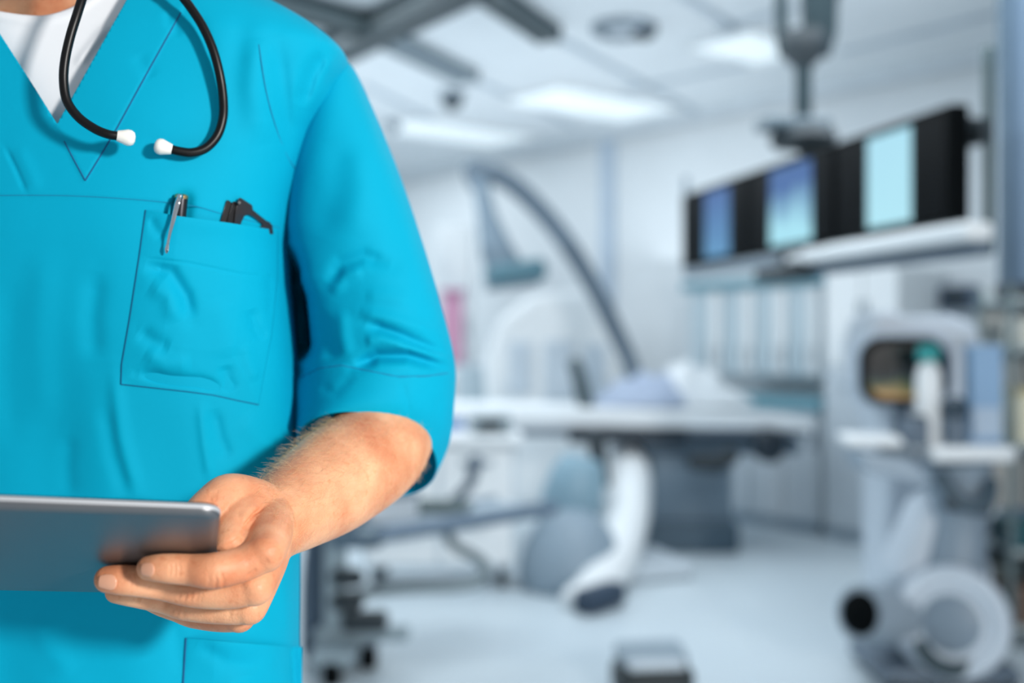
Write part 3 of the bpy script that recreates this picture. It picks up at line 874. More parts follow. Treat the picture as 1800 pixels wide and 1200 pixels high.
e[1].color, e[1].position = srgb(3, 8, 12), 0.72
x_ = e.new(0.46)
x_.color = srgb(92, 108, 76)
x_ = e.new(0.57)
x_.color = srgb(40, 56, 62)
nt.links.new(s1.outputs[0], rp.inputs['Fac'])
nt.links.new(rp.outputs['Color'], b.inputs['Emission Color'])
b.inputs['Emission Strength'].default_value = 0.7
b.inputs['Base Color'].default_value = (0.01, 0.01, 0.01, 1)
MB().prism(rr(1526, 604, 1656, 700, MD - 0.004, 32), (0, 0.004, 0)).build('picture', mm, o)
MB().cyl((rx(1592, MD), MD + 0.05, rz(775)), (rx(1592, MD), MD + 0.05, rz(712, MD)), 0.03).build('stand', M_slate, o)
MB().lathe((rx(1620), MD + 0.04, rz(777)), [(0, 0), (0.09, 0), (0.08, 0.02), (0.03, 0.03), (0, 0.03)]).build('foot', M_slate, o)
# bottle with teal cap
bz = rz(777)
o = thing('spray_bottle', 'white bottle with teal cap standing before the dark rounded monitor', 'bottle', (rx(1632), RD - 0.06, bz))
bh = rz(634) - bz
MB().lathe((rx(1632, RD - 0.06), RD - 0.06, bz), [(0, 0), (0.042, 0), (0.046, 0.01), (0.046, bh * 0.8), (0.036, bh * 0.93), (0.02, bh), (0, bh)]).build('body', M_white, o)
MB().lathe((rx(1632, RD - 0.06), RD - 0.06, bz + bh), [(0, 0), (0.04, 0), (0.04, 0.045), (0.03, 0.06), (0, 0.06)]).build('cap', mat('teal_cap', (34, 148, 148), 0.4), o)
o = thing('pump_head', 'dark blue-grey device standing between the bottle and the blue box', 'device', (rx(1664), RD - 0.1, bz))
MB().lathe((1.607, RD - 0.12, bz), [(0, 0), (0.04, 0), (0.04, 0.08), (0.034, 0.11), (0.02, 0.13), (0, 0.13)]).build('body', M_slate, o)
MB().ball((1.607, RD - 0.12, bz + 0.13), 0.048).build('knob', mat('knob_slate', (46, 64, 78), 0.5), o)
o = thing('keypad', 'small dark keypad lying on the white worktop left of the bottle', 'keypad', (rx(1606), RD - 0.1, bz))
MB().box((rx(1608, RD - 0.12), RD - 0.12, bz + 0.05), (0.07, 0.10, 0.10), 0.1).build('body', M_slate, o, bevel=0.012)
MB().box((rx(1608, RD - 0.12), RD - 0.12, bz + 0.104), (0.055, 0.08, 0.008), 0.1).build('keys', M_dark, o, bevel=0.002)
o = thing('glove_box', 'light blue upright box at right end of the white worktop', 'box', (rx(1716), RD + 0.02, bz))
gb = mat('light_blue_card', (138, 174, 208), 0.55)
hh = rz(606) - bz
MB().box((rx(1722), RD - 0.03, bz + hh / 2), (0.115, 0.10, hh), -0.1).build('body', gb, o, bevel=0.008)
MB().box((rx(1718), RD - 0.084, bz + hh * 0.22), (0.10, 0.012, hh * 0.3), -0.1).build('side_label', mat('label_pale', (176, 196, 216), 0.5), o)
o = thing('small_dispenser', 'small dark dispenser behind the light blue box at right end of the white worktop', 'dispenser', (rx(1738), RD + 0.12, bz))
MB().box((rx(1738), RD + 0.12, bz + 0.045), (0.06, 0.07, 0.09)).build('body', M_slate, o, bevel=0.015)
MB().cyl((rx(1738), RD + 0.12, bz + 0.09), (rx(1738), RD + 0.12, bz + 0.115), 0.014).build('nozzle', M_dark, o)
# light hooded machine behind the screen
o = thing('hooded_machine', 'large pale machine hood rising behind the dark rounded monitor', 'machine', (rx(1640, 4.7), 4.75, 0))
hd = 4.62
ho = [P(1530, 700, hd), P(1522, 610, hd), P(1534, 560, hd), P(1556, 542, hd), P(1600, 556, hd), P(1680, 552, hd), P(1722, 572, hd), P(1738, 640, hd), P(1738, 760, hd)]
ho += [(P(1738, 0, hd).x, hd, 0.12), (P(1560, 0, hd).x, hd, 0.12), P(1558, 760, hd)]
MB().prism(ho, (0, 0.35, 0)).build('body', mat('hood_pale', (204, 214, 224), 0.42), o, bevel=0.04)
MB().prism([P(1560, 590, hd - 0.02), P(1700, 582, hd - 0.02), P(1716, 600, hd - 0.02), P(1556, 606, hd - 0.02)], (0, 0.03, 0)).build('top_band', M_pale, o, bevel=0.006)
MB().box((P(1649, 0, hd).x, hd + 0.17, 0.06), (0.38, 0.30, 0.12)).build('plinth', M_slate, o, bevel=0.02)

# supply rack at the right edge
o = thing('supply_rack', 'supply rack at right picture edge with dark frame and pale bins', 'rack', (rx(1822, 4.78), 4.78, 0))
SD = 4.78
sx_ = lambda px: (px - 900) / F * SD
M_frame = mat('rack_frame', (120, 138, 142), 0.4, 0.1)
for px in (1752, 1856):
    for dy in (-0.14, 0.18):
        MB().tube([(sx_(px), SD + dy, 0.0), (sx_(px), SD + dy, zat(505, SD))], 0.014, 10).build('upright', M_frame, o)
for py in (530, 612, 780, 960, 1090):
    z = zat(py, SD)
    MB().box((sx_(1804), SD + 0.02, z), (0.235, 0.36, 0.025)).build('shelf_plate', mat('rack_shelf', (176, 188, 190), 0.45), o, bevel=0.006)
MB().box((sx_(1804), SD + 0.21, (zat(505, SD) + zat(905, SD)) / 2), (0.235, 0.012, zat(505, SD) - zat(905, SD))).build('back_panel', mat('rack_back', (214, 218, 216), 0.5), o, bevel=0.003)
MB().box((sx_(1804), SD + 0.21, zat(1010, SD)), (0.235, 0.012, 0.40)).build('lower_panel', mat('rack_lower', (96, 112, 116), 0.5), o, bevel=0.003)
def on_rack(name, px, py, w, dpt, h, m, label, cat, lid=None, dx=0.0):
    z = zat(py, SD) + 0.0128
    oo = thing(name, label, cat, (sx_(px), SD - 0.08, z))
    MB().box((sx_(px) + dx, SD - 0.05, z + h / 2), (w, dpt, h)).build('body', m, oo, bevel=0.012)
    if lid:
        MB().box((sx_(px) + dx, SD - 0.05, z + h + 0.012), (w * 1.05, dpt * 1.05, 0.024)).build('lid', lid, oo, bevel=0.006)
    return oo
on_rack('supply_box', 1792, 612, 0.12, 0.16, 0.11, mat('beige_card', (218, 218, 208), 0.6), 'beige box on the second shelf of the right rack', 'box')
on_rack('supply_box', 1790, 780, 0.12, 0.16, 0.20, mat('cream_card', (238, 234, 208), 0.6), 'cream box on the middle shelf of the right rack', 'box', mat('pale_yellow_lid', (208, 196, 150), 0.5))
on_rack('supply_box', 1786, 960, 0.16, 0.18, 0.09, mat('deep_teal_plastic', (32, 88, 98), 0.45), 'deep teal bin on the lower shelf of the right rack', 'bin', mat('teal_bin_lid', (40, 100, 108), 0.4))
on_rack('supply_box', 1796, 1090, 0.17, 0.2, 0.13, mat('brown_card', (116, 98, 88), 0.7), 'brown carton on the bottom shelf of the right rack', 'carton', mat('brown_lid', (128, 108, 96), 0.6))
on_rack('supply_box', 1790, 530, 0.19, 0.14, 0.06, M_dark, 'flat dark box on the top shelf of the right rack', 'box')

# foot switch on the floor, bottom centre
FD = 4.05
fx = lambda px: (px - 900) / F * FD
o = thing('foot_switch', 'rounded grey foot switch with pale tread on floor at bottom centre', 'pedal', (fx(1146), FD, 0))
MB().box((fx(1146), FD, 0.055), (0.27, 0.20, 0.11), 0.12).build('housing', mat('pedal_black', (30, 40, 44), 0.5), o, bevel=0.03)
MB().box((fx(1146), FD + 0.03, 0.13), (0.25, 0.15, 0.05), 0.12, rx=math.radians(12)).build('hood', mat('pedal_grey', (136, 152, 164), 0.4), o, bevel=0.024)
MB().box((fx(1148), FD - 0.07, 0.118), (0.20, 0.08, 0.03), 0.12, rx=math.radians(-8)).build('tread', M_pale, o, bevel=0.012)
# ------------------------------------------------------------------ the person
# cotton twill of the scrubs
def cloth_mat(name, rgb, rough=0.7, weave=900.0, var=0.03):
    m = bpy.data.materials.new(name)
    m.use_nodes = True
    nt = m.node_tree
    b = nt.nodes['Principled BSDF']
    tc = nt.nodes.new('ShaderNodeTexCoord')
    nz = nt.nodes.new('ShaderNodeTexNoise')
    nz.inputs['Scale'].default_value = 9
    nz.inputs['Detail'].default_value = 6
    rp = nt.nodes.new('ShaderNodeValToRGB')
    c = srgb(*rgb)
    rp.color_ramp.elements[0].color = tuple(x * (1 - var) for x in c[:3]) + (1,)
    rp.color_ramp.elements[1].color = tuple(min(1, x * (1 + var)) for x in c[:3]) + (1,)
    wv = nt.nodes.new('ShaderNodeTexWave')
    wv.inputs['Scale'].default_value = weave
    wv.bands_direction = 'DIAGONAL'
    wv.inputs['Distortion'].default_value = 0.6
    n2 = nt.nodes.new('ShaderNodeTexNoise')
    n2.inputs['Scale'].default_value = 38
    n2.inputs['Detail'].default_value = 4
    ad = nt.nodes.new('ShaderNodeMath')
    ad.operation = 'MULTIPLY_ADD'
    ad.inputs[1].default_value = 0.12
    bp = nt.nodes.new('ShaderNodeBump')
    bp.inputs['Strength'].default_value = 0.22
    bp.inputs['Distance'].default_value = 0.002
    nt.links.new(tc.outputs['Object'], nz.inputs['Vector'])
    nt.links.new(tc.outputs['Object'], wv.inputs['Vector'])
    nt.links.new(tc.outputs['Object'], n2.inputs['Vector'])
    nt.links.new(nz.outputs['Fac'], rp.inputs['Fac'])
    nt.links.new(rp.outputs['Color'], b.inputs['Base Color'])
    nt.links.new(wv.outputs['Fac'], ad.inputs[0])
    nt.links.new(n2.outputs['Fac'], ad.inputs[2])
    nt.links.new(ad.outputs[0], bp.inputs['Height'])
    nt.links.new(bp.outputs['Normal'], b.inputs['Normal'])
    b.inputs['Roughness'].default_value = rough
    b.inputs['Specular IOR Level'].default_value = 0.10
    b.inputs['Sheen Weight'].default_value = 0.0
    MATS[name] = m
    return m
M_scrub = cloth_mat('scrub_cotton', (0, 164, 198))
M_thread = mat('blue_thread', (0, 92, 140), 0.8)
M_thread2 = mat('pale_blue_thread', (0, 128, 168), 0.8)
M_tee = cloth_mat('white_jersey', (240, 242, 246), 0.8)

def skin_mat():
    m = bpy.data.materials.new('skin')
    m.use_nodes = True
    nt = m.node_tree
    b = nt.nodes['Principled BSDF']
    tc = nt.nodes.new('ShaderNodeTexCoord')
    nz = nt.nodes.new('ShaderNodeTexNoise')
    nz.inputs['Scale'].default_value = 26
    nz.inputs['Detail'].default_value = 6
    rp = nt.nodes.new('ShaderNodeValToRGB')
    e = rp.color_ramp.elements
    e[0].color, e[0].position = srgb(212, 132, 92), 0.30
    e[1].color, e[1].position = srgb(246, 188, 146), 0.72
    n3 = nt.nodes.new('ShaderNodeTexNoise')
    n3.inputs['Scale'].default_value = 160
    n3.inputs['Detail'].default_value = 2
    fr = nt.nodes.new('ShaderNodeValToRGB')
    fr.color_ramp.elements[0].position, fr.color_ramp.elements[1].position = 0.62, 0.74
    fr.color_ramp.elements[0].color = (1, 1, 1, 1)
    fr.color_ramp.elements[1].color = (0.86, 0.70, 0.60, 1)
    mx = nt.nodes.new('ShaderNodeMixRGB')
    mx.blend_type = 'MULTIPLY'
    mx.inputs[0].default_value = 0.6
    vo = nt.nodes.new('ShaderNodeTexVoronoi')
    vo.inputs['Scale'].default_value = 700
    n2 = nt.nodes.new('ShaderNodeTexNoise')
    n2.inputs['Scale'].default_value = 180
    n2.inputs['Detail'].default_value = 4
    ad = nt.nodes.new('ShaderNodeMath')
    ad.operation = 'MULTIPLY_ADD'
    ad.inputs[1].default_value = 0.35
    bp = nt.nodes.new('ShaderNodeBump')
    bp.inputs['Strength'].default_value = 0.35
    bp.inputs['Distance'].default_value = 0.0012
    for n in (nz, n3, vo, n2):
        nt.links.new(tc.outputs['Object'], n.inputs['Vector'])
    nt.links.new(nz.outputs['Fac'], rp.inputs['Fac'])
    nt.links.new(n3.outputs['Fac'], fr.inputs['Fac'])
    nt.links.new(rp.outputs['Color'], mx.inputs[1])
    nt.links.new(fr.outputs['Color'], mx.inputs[2])
    nt.links.new(mx.outputs['Color'], b.inputs['Base Color'])
    nt.links.new(vo.outputs['Distance'], ad.inputs[0])
    nt.links.new(n2.outputs['Fac'], ad.inputs[2])
    nt.links.new(ad.outputs[0], bp.inputs['Height'])
    nt.links.new(bp.outputs['Normal'], b.inputs['Normal'])
    b.inputs['Roughness'].default_value = 0.48
    b.inputs['Specular IOR Level'].default_value = 0.4
    b.inputs['Subsurface Weight'].default_value = 0.2
    b.inputs['Subsurface Radius'].default_value = (1.0, 0.3, 0.15)
    b.inputs['Subsurface Scale'].default_value = 0.004
    MATS['skin'] = m
    return m
M_skin = skin_mat()

X0 = (100 - 900) / F * 0.92          # the body's middle plane
DC = 1.03
person = thing('person', 'person in bright blue short-sleeved scrubs holding a tablet at waist height', 'person', (X0, DC, 0))

# torso: horizontal rings (py of the ring, px of its right outline, front depth, back depth)
ROWS = [(-96, 292, .040, .055), (-78, 318, .052, .07), (-40, 388, .070, .085), (0, 460, .086, .10), (28, 516, .096, .11), (55, 562, .103, .115),
        (80, 594, .108, .12), (98, 610, .111, .12), (125, 606, .114, .12), (180, 585, .118, .12), (235, 552, .122, .12), (300, 530, .125, .12),
        (360, 514, .127, .12), (430, 502, .128, .12), (500, 504, .127, .12), (580, 511, .125, .12), (660, 518, .122, .12), (760, 522, .119, .12),
        (900, 522, .117, .12), (1040, 520, .118, .12), (1140, 519, .120, .12), (1300, 528, .124, .12), (1480, 540, .128, .125)]
rows = np.array(ROWS, float)
rz_ = CAMZ - (rows[:, 0] - 600) / F * DC
ra_ = (rows[:, 1] - 900) / F * DC - X0
zs = rz_[::-1]
def row_interp(z):
    return (np.interp(z, zs, ra_[::-1]), np.interp(z, zs, rows[::-1, 2]), np.interp(z, zs, rows[::-1, 3]))
# smooth the row tables a little by resampling with a small kernel
zz = np.linspace(zs[0], zs[-1], 600)
aa, ff, bb = row_interp(zz)
ker = np.exp(-np.linspace(-2, 2, 15) ** 2); ker /= ker.sum()
sm = lambda q: np.convolve(np.pad(q, 7, mode='reflect', reflect_type='odd'), ker, 'valid')
aa, ff, bb = sm(aa), sm(ff), sm(bb)
PEXP = 2.6

def torso_disp(px, py):
    """folds and seams of the shirt front, metres towards the camera"""
    d = np.zeros(np.shape(px))
    # broad hanging undulation of the cloth
    d += 0.0016 * np.sin(px / 46.0 + py / 310.0 + 0.8) * np.clip((py - 330) / 300, 0, 1)
    d += 0.0011 * np.sin(px / 27.0 - py / 150.0) * np.clip((py - 450) / 300, 0, 1)
    # facing around the V neck
    d += raised(px, py, [(395, -110), (320, 20), (205, 226), (150, 318), (112, 246), (-90, -110)], 0.0012, 3.0)
    # yoke above the chest seam
    d += raised(px, py, [(-420, 344), (0, 344), (150, 345), (260, 352), (340, 362), (395, 377), (480, 398), (560, 380), (560, -200), (-420, -200)], 0.0010, 3.5)
    # shallow dimples in the cloth
    for poly, s, a in (
        ([(568, 88), (546, 130), (526, 190)], 13, -0.0066),
        ([(588, 96), (566, 150), (546, 205)], 12, 0.0042),
        ([(606, 96), (594, 130), (582, 168)], 10, -0.0046),
        ([(455, 60), (450, 160), (470, 260)], 24, 0.0042),
        ([(486, 60), (500, 190), (516, 300)], 16, -0.0048),
        ([(524, 120), (520, 220), (522, 310)], 12, 0.0022),
        ([(430, 20), (410, 130), (412, 260)], 22, -0.0020),
        ([(296, 20), (300, 42), (320, 66)], 9, -0.0014),
        ([(350, 20), (362, 70), (372, 110)], 10, -0.0012),
        ([(240, 95), (256, 120), (268, 140)], 14, -0.0010),
        ([(8, 255), (30, 300), (48, 342)], 3.5, -0.0016),
        ([(30, 255), (52, 300), (68, 338)], 12, 0.0010),
        ([(170, 470), (160, 560), (166, 640)], 20, -0.0028),
        ([(200, 640), (216, 770), (246, 880)], 13, 0.0022),
        ([(182, 700), (200, 800), (226, 880)], 14, -0.0018),
        ([(352, 700), (360, 780), (372, 850)], 10, 0.0022),
        ([(372, 715), (384, 770), (402, 812)], 13, -0.0034),
        ([(420, 730), (460, 770), (495, 790)], 22, 0.0022),
        ([(80, 420), (70, 600), (78, 760)], 26, 0.0018),
        ([(20, 480), (10, 640), (22, 800)], 24, -0.0016),
        ([(120, 760), (116, 820), (122, 880)], 16, -0.0014),
        ([(470, 1010), (480, 1070), (500, 1120)], 15, -0.0026),
        ([(500, 1000), (508, 1060), (514, 1120)], 12, 0.0016),
        ([(60, 1080), (90, 1140), (130, 1190)], 20, 0.0014),
        ([(300, 1090), (310, 1130), (318, 1190)], 14, -0.0012),
        ([(455, 75), (470, 170), (500, 262), (528, 306)], 2.6, -0.0009),
    ):
        d += fold(px, py, poly, s, a)
    return d

def torso_base(px, py):
    """depth of the plain torso front along the sight line through a pixel"""
    px, py = np.asarray(px, float), np.asarray(py, float)
    d = np.full(np.broadcast(px, py).shape, 0.92)
    for _ in range(14):
        x = (px - 900) / F * d
        z = CAMZ - (py - 600) / F * d
        a = np.interp(z, zz, aa)
        f = np.interp(z, zz, ff)
        u = np.clip(np.abs(x - X0) / a, 0, 0.9995)
        d = 0.5 * d + 0.5 * (DC - f * (1 - u ** PEXP) ** (1 / PEXP))
    return d
def torso_front(px, py):
    return torso_base(px, py) - torso_disp(np.asarray(px, float), np.asarray(py, float))
def TP(px, py, off=0.0):
    """point on the shirt front (off metres in front of it)"""
    d = float(torso_front(np.array([px]), np.array([py]))[0]) - off
    return P(px, py, d)

# ring mesh, fine in front and coarse behind
nz_rows = 520
zrow = np.concatenate([np.linspace(zz[-1], CAMZ - 0.345, nz_rows), np.linspace(CAMZ - 0.35, zz[0], 24)])
th_f = np.linspace(-math.pi * 0.06, math.pi * 1.06, 470)
th_b = np.linspace(math.pi * 1.06, math.pi * 1.94, 70)[1:-1]
th = np.concatenate([th_f, th_b])
ct, st = np.cos(th), np.sin(th)
ux = np.sign(ct) * np.abs(ct) ** (2 / PEXP)
uy = np.sign(st) * np.abs(st) ** (2 / PEXP)
A_, F_, B_ = np.interp(zrow, zz, aa), np.interp(zrow, zz, ff), np.interp(zrow, zz, bb)
V = np.zeros((len(zrow), len(th), 3))
V[..., 0] = X0 + A_[:, None] * ux[None]
dep = np.where(uy[None] > 0, F_[:, None], B_[:, None])
V[..., 1] = DC - dep * uy[None]
V[..., 2] = zrow[:, None]
px_, py_ = proj(V)
wgt = np.clip(uy[None] * 3.0, 0, 1) * np.ones_like(px_)
DENT = fold(px_, py_, [(322, 352), (304, 480)], 17, -0.0065, False)      # where the pen lies under the pocket cloth
V[..., 1] -= (torso_disp(px_, py_) + DENT) * wgt
me = grid_mesh('scrub_top', V, len(zrow), len(th), wrap=True)

# cut the V neck with two planes through the sight lines of its edges
bm = bmesh.new()
bm.from_mesh(me)
camp = Vector((0, 0, CAMZ))
def cut_plane(a, b):
    va, vb = P(*a, 1.0) - camp, P(*b, 1.0) - camp
    return va.cross(vb).normalized()
nL, nR = cut_plane((0, 60), (100, 218)), cut_plane((222, 0), (100, 218))
if nL.dot(P(100, 60, 1) - camp) < 0: nL = -nL
if nR.dot(P(100, 60, 1) - camp) < 0: nR = -nR
ztop = CAMZ + 0.16
for n in (nL, nR):
    fs = [f for f in bm.faces if f.calc_center_median().z > ztop and f.calc_center_median().y < DC - 0.005 and min(v.co.z for v in f.verts) > ztop]
    geom = list({v for f in fs for v in f.verts}) + list({e for f in fs for e in f.edges}) + fs
    bmesh.ops.bisect_plane(bm, geom=geom, plane_co=camp, plane_no=n, dist=1e-5)
dead = [f for f in bm.faces if f.calc_center_median().z > ztop and f.calc_center_median().y < DC - 0.005
        and nL.dot(f.calc_center_median() - camp) > 0 and nR.dot(f.calc_center_median() - camp) > 0]
bmesh.ops.delete(bm, geom=dead, context='FACES')
bmesh.ops.recalc_face_normals(bm, faces=bm.faces)
bm.to_mesh(me)
bm.free()
top = link('scrub_top', me, M_scrub, person, smooth=0)
sd = top.modifiers.new('cloth', 'SOLIDIFY')
sd.thickness = 0.0011
sd.offset = -1

# seams: dark stitched lines lying in the cloth
def seam(name, poly, r=0.00055, off=0.0, n=24, m=None, parent=None, curve=False):
    pts = []
    if curve:
        q, _ = catmull([Vector((x, y, 0)) for x, y in poly], [1] * len(poly), 8)
        poly = [(v.x, v.y) for v in q]
        n = 4
    for i in range(len(poly) - 1):
        for k in range(n):
            t = k / n
            pts.append((poly[i][0] * (1 - t) + poly[i + 1][0] * t, poly[i][1] * (1 - t) + poly[i + 1][1] * t))
    pts.append(poly[-1])
    a = np.array(pts, float)
    d = torso_front(a[:, 0], a[:, 1]) - off
    return MB().tube([P(x, y, float(q)) for (x, y), q in zip(pts, d)], r, 6).build(name, m or M_thread, parent or top)
seam('neck_facing_seam', [(318, 22), (262, 122), (205, 226), (176, 275), (150, 317)], 0.0006)
seam('neck_facing_seam', [(113, 248), (132, 284), (150, 317)], 0.0006)
seam('yoke_seam', [(-60, 344), (60, 343), (150, 345), (255, 352), (340, 362), (395, 377), (492, 400)], 0.0003, m=M_thread2, curve=True)
seam('chest_dart_seam', [(455, 78), (470, 170), (498, 260), (524, 304)], 0.00045, m=M_thread2, curve=True)

# ---- chest pocket
def coons(top_l, right_l, bot_l, left_l, nu, nv):
    def res(poly, n):
        p = np.array(poly, float)
        L = np.concatenate([[0], np.cumsum(np.hypot(*np.diff(p, axis=0).T))])
        t = np.linspace(0, L[-1], n)
        return np.stack([np.interp(t, L, p[:, 0]), np.interp(t, L, p[:, 1])], -1)
    T, B, Lf_, R = res(top_l, nu), res(bot_l, nu), res(left_l, nv), res(right_l, nv)
    u = np.linspace(0, 1, nu)[:, None, None]
    v = np.linspace(0, 1, nv)[None, :, None]
    return ((1 - v) * T[:, None] + v * B[:, None] + (1 - u) * Lf_[None] + u * R[None]
            - ((1 - u) * (1 - v) * T[0] + u * (1 - v) * T[-1] + (1 - u) * v * B[0] + u * v * B[-1]))
def patch(name, G, bulge, extra, open_top=0.003):
    nu, nv = G.shape[:2]
    u = np.linspace(0, 1, nu)[:, None]
    v = np.linspace(0, 1, nv)[None, :]
    px, py = G[..., 0], G[..., 1]
    d = torso_front(px, py)
    edge = np.minimum(np.minimum(u, 1 - u) * 1.0, (1 - v) * 1.0)
    lift = 0.0009 + bulge * np.clip(edge / 0.25, 0, 1) ** 0.8 * (1 - 0.25 * v)
    lift = lift + open_top * np.exp(-(v / 0.10) ** 2) * np.sin(np.pi * u) ** 0.7
    ex = extra(px, py) if extra else 0
    d = d - lift - ex * np.clip(edge / 0.05, 0, 1)
    Vp = np.stack([(px - 900) / F * d, d, CAMZ - (py - 600) / F * d], -1)
    me = grid_mesh(name, Vp, nu, nv)
    # face the camera
    if me.polygons[len(me.polygons) // 2].normal.y > 0:
        me.flip_normals()
    o = link(name, me, M_scrub, top, smooth=0)
    s = o.modifiers.new('cloth', 'SOLIDIFY')
    s.thickness = 0.0014
    s.offset = -1
    return o, d
def pocket_folds(px, py):
    e = np.zeros(np.shape(px))
    for poly, s, a in (
        ([(250, 466), (300, 478), (326, 520), (338, 566)], 13, -0.0048),
        ([(262, 500), (296, 520), (312, 570)], 16, 0.0026),
        ([(242, 580), (270, 600), (300, 612)], 14, -0.0026),
        ([(252, 620), (290, 640), (340, 640)], 16, 0.0024),
        ([(240, 655), (300, 668), (352, 672), (392, 684)], 10, -0.0052),
        ([(395, 640), (400, 665), (410, 690)], 12, -0.0026),
        ([(440, 540), (450, 575), (466, 600)], 12, -0.0036),
        ([(432, 600), (440, 640), (452, 672)], 12, 0.0018),
        ([(470, 480), (480, 520), (478, 560)], 10, -0.0022),
        ([(380, 520), (400, 580), (410, 630)], 30, 0.0020),
        ([(262, 380), (275, 405), (290, 420)], 10, -0.0016),
        ([(246, 452), (330, 462), (425, 482), (490, 488)], 3.0, -0.0007),
    ):
        e += fold(px, py, poly, s, a)
    return e
PT = [(256, 369), (310, 379), (400, 391), (489, 405)]
PR = [(489, 405), (488, 488), (478, 590), (466, 650), (455, 711)]
PB = [(213, 675), (330, 688), (375, 694), (420, 704), (455, 711)]
PL = [(256, 369), (245, 450), (228, 560), (214, 640), (213, 675)]
G = coons(PT, PR, PB, PL, 190, 220)
pocket, pd_ = patch('chest_pocket', G, 0.0042, pocket_folds)
seam('pocket_edge_seam', PL, 0.00045, 0.0006, parent=pocket)
seam('pocket_edge_seam', PB, 0.00045, 0.0006, parent=pocket)
# ---- lower pocket at the hip
LT = [(327, 1121), (380, 1126), (460, 1132), (531, 1137)]
LR = [(531, 1137), (531, 1200), (533, 1300)]
LB = [(322, 1320), (430, 1320), (533, 1300)]
LL = [(327, 1121), (322, 1200), (322, 1320)]
G2 = coons(LT, LR, LB, LL, 110, 110)
G2c = G2.copy()
lower, _ = patch('hip_pocket', G2c, 0.0035, lambda x, y: fold(x, y, [(345, 1130), (400, 1165), (480, 1175)], 14, -0.0020) + fold(x, y, [(380, 1215), (440, 1190), (500, 1150)], 14, 0.0015))
seam('hip_pocket_seam', LL, 0.0008, 0.0008, parent=lower)

# ---- sleeve: rings through outer point, inner point, depth of the front, tilt
def sleeve_rings():
    R = [  # outer (px,py,d), inner (px,py,d), front depth, bz
        ((598, 110, 1.06), (500, 395, 1.06), .052, 0.0),
        ((620, 118, 1.06), (503, 450, 1.07), .066, 0.0),
        ((650, 178, 1.06), (503, 505, 1.08), .080, 0.0),
        ((700, 300, 1.05), (503, 565, 1.09), .088, 0.0),
        ((741, 420, 1.05), (506, 628, 1.10), .092, 0.004),
        ((774, 530, 1.05), (512, 684, 1.10), .094, 0.012),
        ((799, 632, 1.06), (516, 735, 1.09), .098, 0.026),
        ((798, 705, 1.06), (520, 768, 1.07), .094, 0.036),
        ((790, 765, 1.06), (523, 788, 1.05), .090, 0.042),
        ((768, 810, 1.06), (526, 800, 1.04), .086, 0.048)]
    return R
def cr(a, n):
    """Catmull-Rom resampling of rows of a table"""
    a = np.array(a, float)
    m = len(a)
    t = np.linspace(0, m - 1, n)
    i = np.clip(t.astype(int), 0, m - 2)
    f = (t - i)[:, None]
    p0, p1, p2, p3 = a[np.clip(i - 1, 0, m - 1)], a[i], a[i + 1], a[np.clip(i + 2, 0, m - 1)]
    return 0.5 * (2 * p1 + (p2 - p0) * f + (2 * p0 - 5 * p1 + 4 * p2 - p3) * f ** 2 + (3 * p1 - p0 - 3 * p2 + p3) * f ** 3)
def sleeve_disp(px, py):
    d = np.zeros(np.shape(px))
    d += 0.0012 * np.sin(py / 60.0 + px / 140.0)
    for poly, s, a in (
        ([(640, 566), (700, 588), (794, 626)], 9, -0.0065),
        ([(628, 548), (690, 560), (785, 590)], 12, 0.0034),
        ([(690, 606), (740, 618), (796, 636)], 8, 0.0030),
        ([(620, 646), (662, 626), (715, 626), (796, 650)], 11, -0.0125),
        ([(640, 600), (668, 596), (720, 604)], 11, 0.0034),
        ([(574, 500), (600, 462), (640, 450), (690, 466)], 13, -0.0050),
        ([(582, 520), (606, 486), (640, 474)], 11, 0.0028),
        ([(560, 540), (570, 600), (590, 636)], 14, -0.0030),
        ([(600, 540), (604, 590), (612, 630)], 13, 0.0030),
        ([(640, 520), (680, 520), (730, 530)], 14, 0.0018),
        ([(600, 240), (590, 330), (560, 420)], 26, -0.0024),
        ([(640, 240), (640, 330), (620, 420)], 26, 0.0020),
        ([(700, 340), (700, 420), (690, 490)], 24, -0.0016),
        ([(494, 420), (502, 500), (510, 580), (514, 648)], 21, -0.050),
        ([(496, 490), (508, 570), (516, 640)], 36, -0.030),
        ([(560, 680), (590, 690), (625, 655)], 10, -0.0016),
        ([(706, 670), (714, 700), (720, 730)], 7, -0.0010),
        ([(776, 690), (768, 730), (764, 780)], 9, -0.0016),
    ):
        d += fold(px, py, poly, s, a)
    # turned-up cuff below its seam
    d += raised(px, py, [(505, 672), (562, 646), (600, 641), (650, 652), (700, 662), (796, 656), (830, 656), (830, 900), (505, 900)], 0.0022, 3.0)
    return d
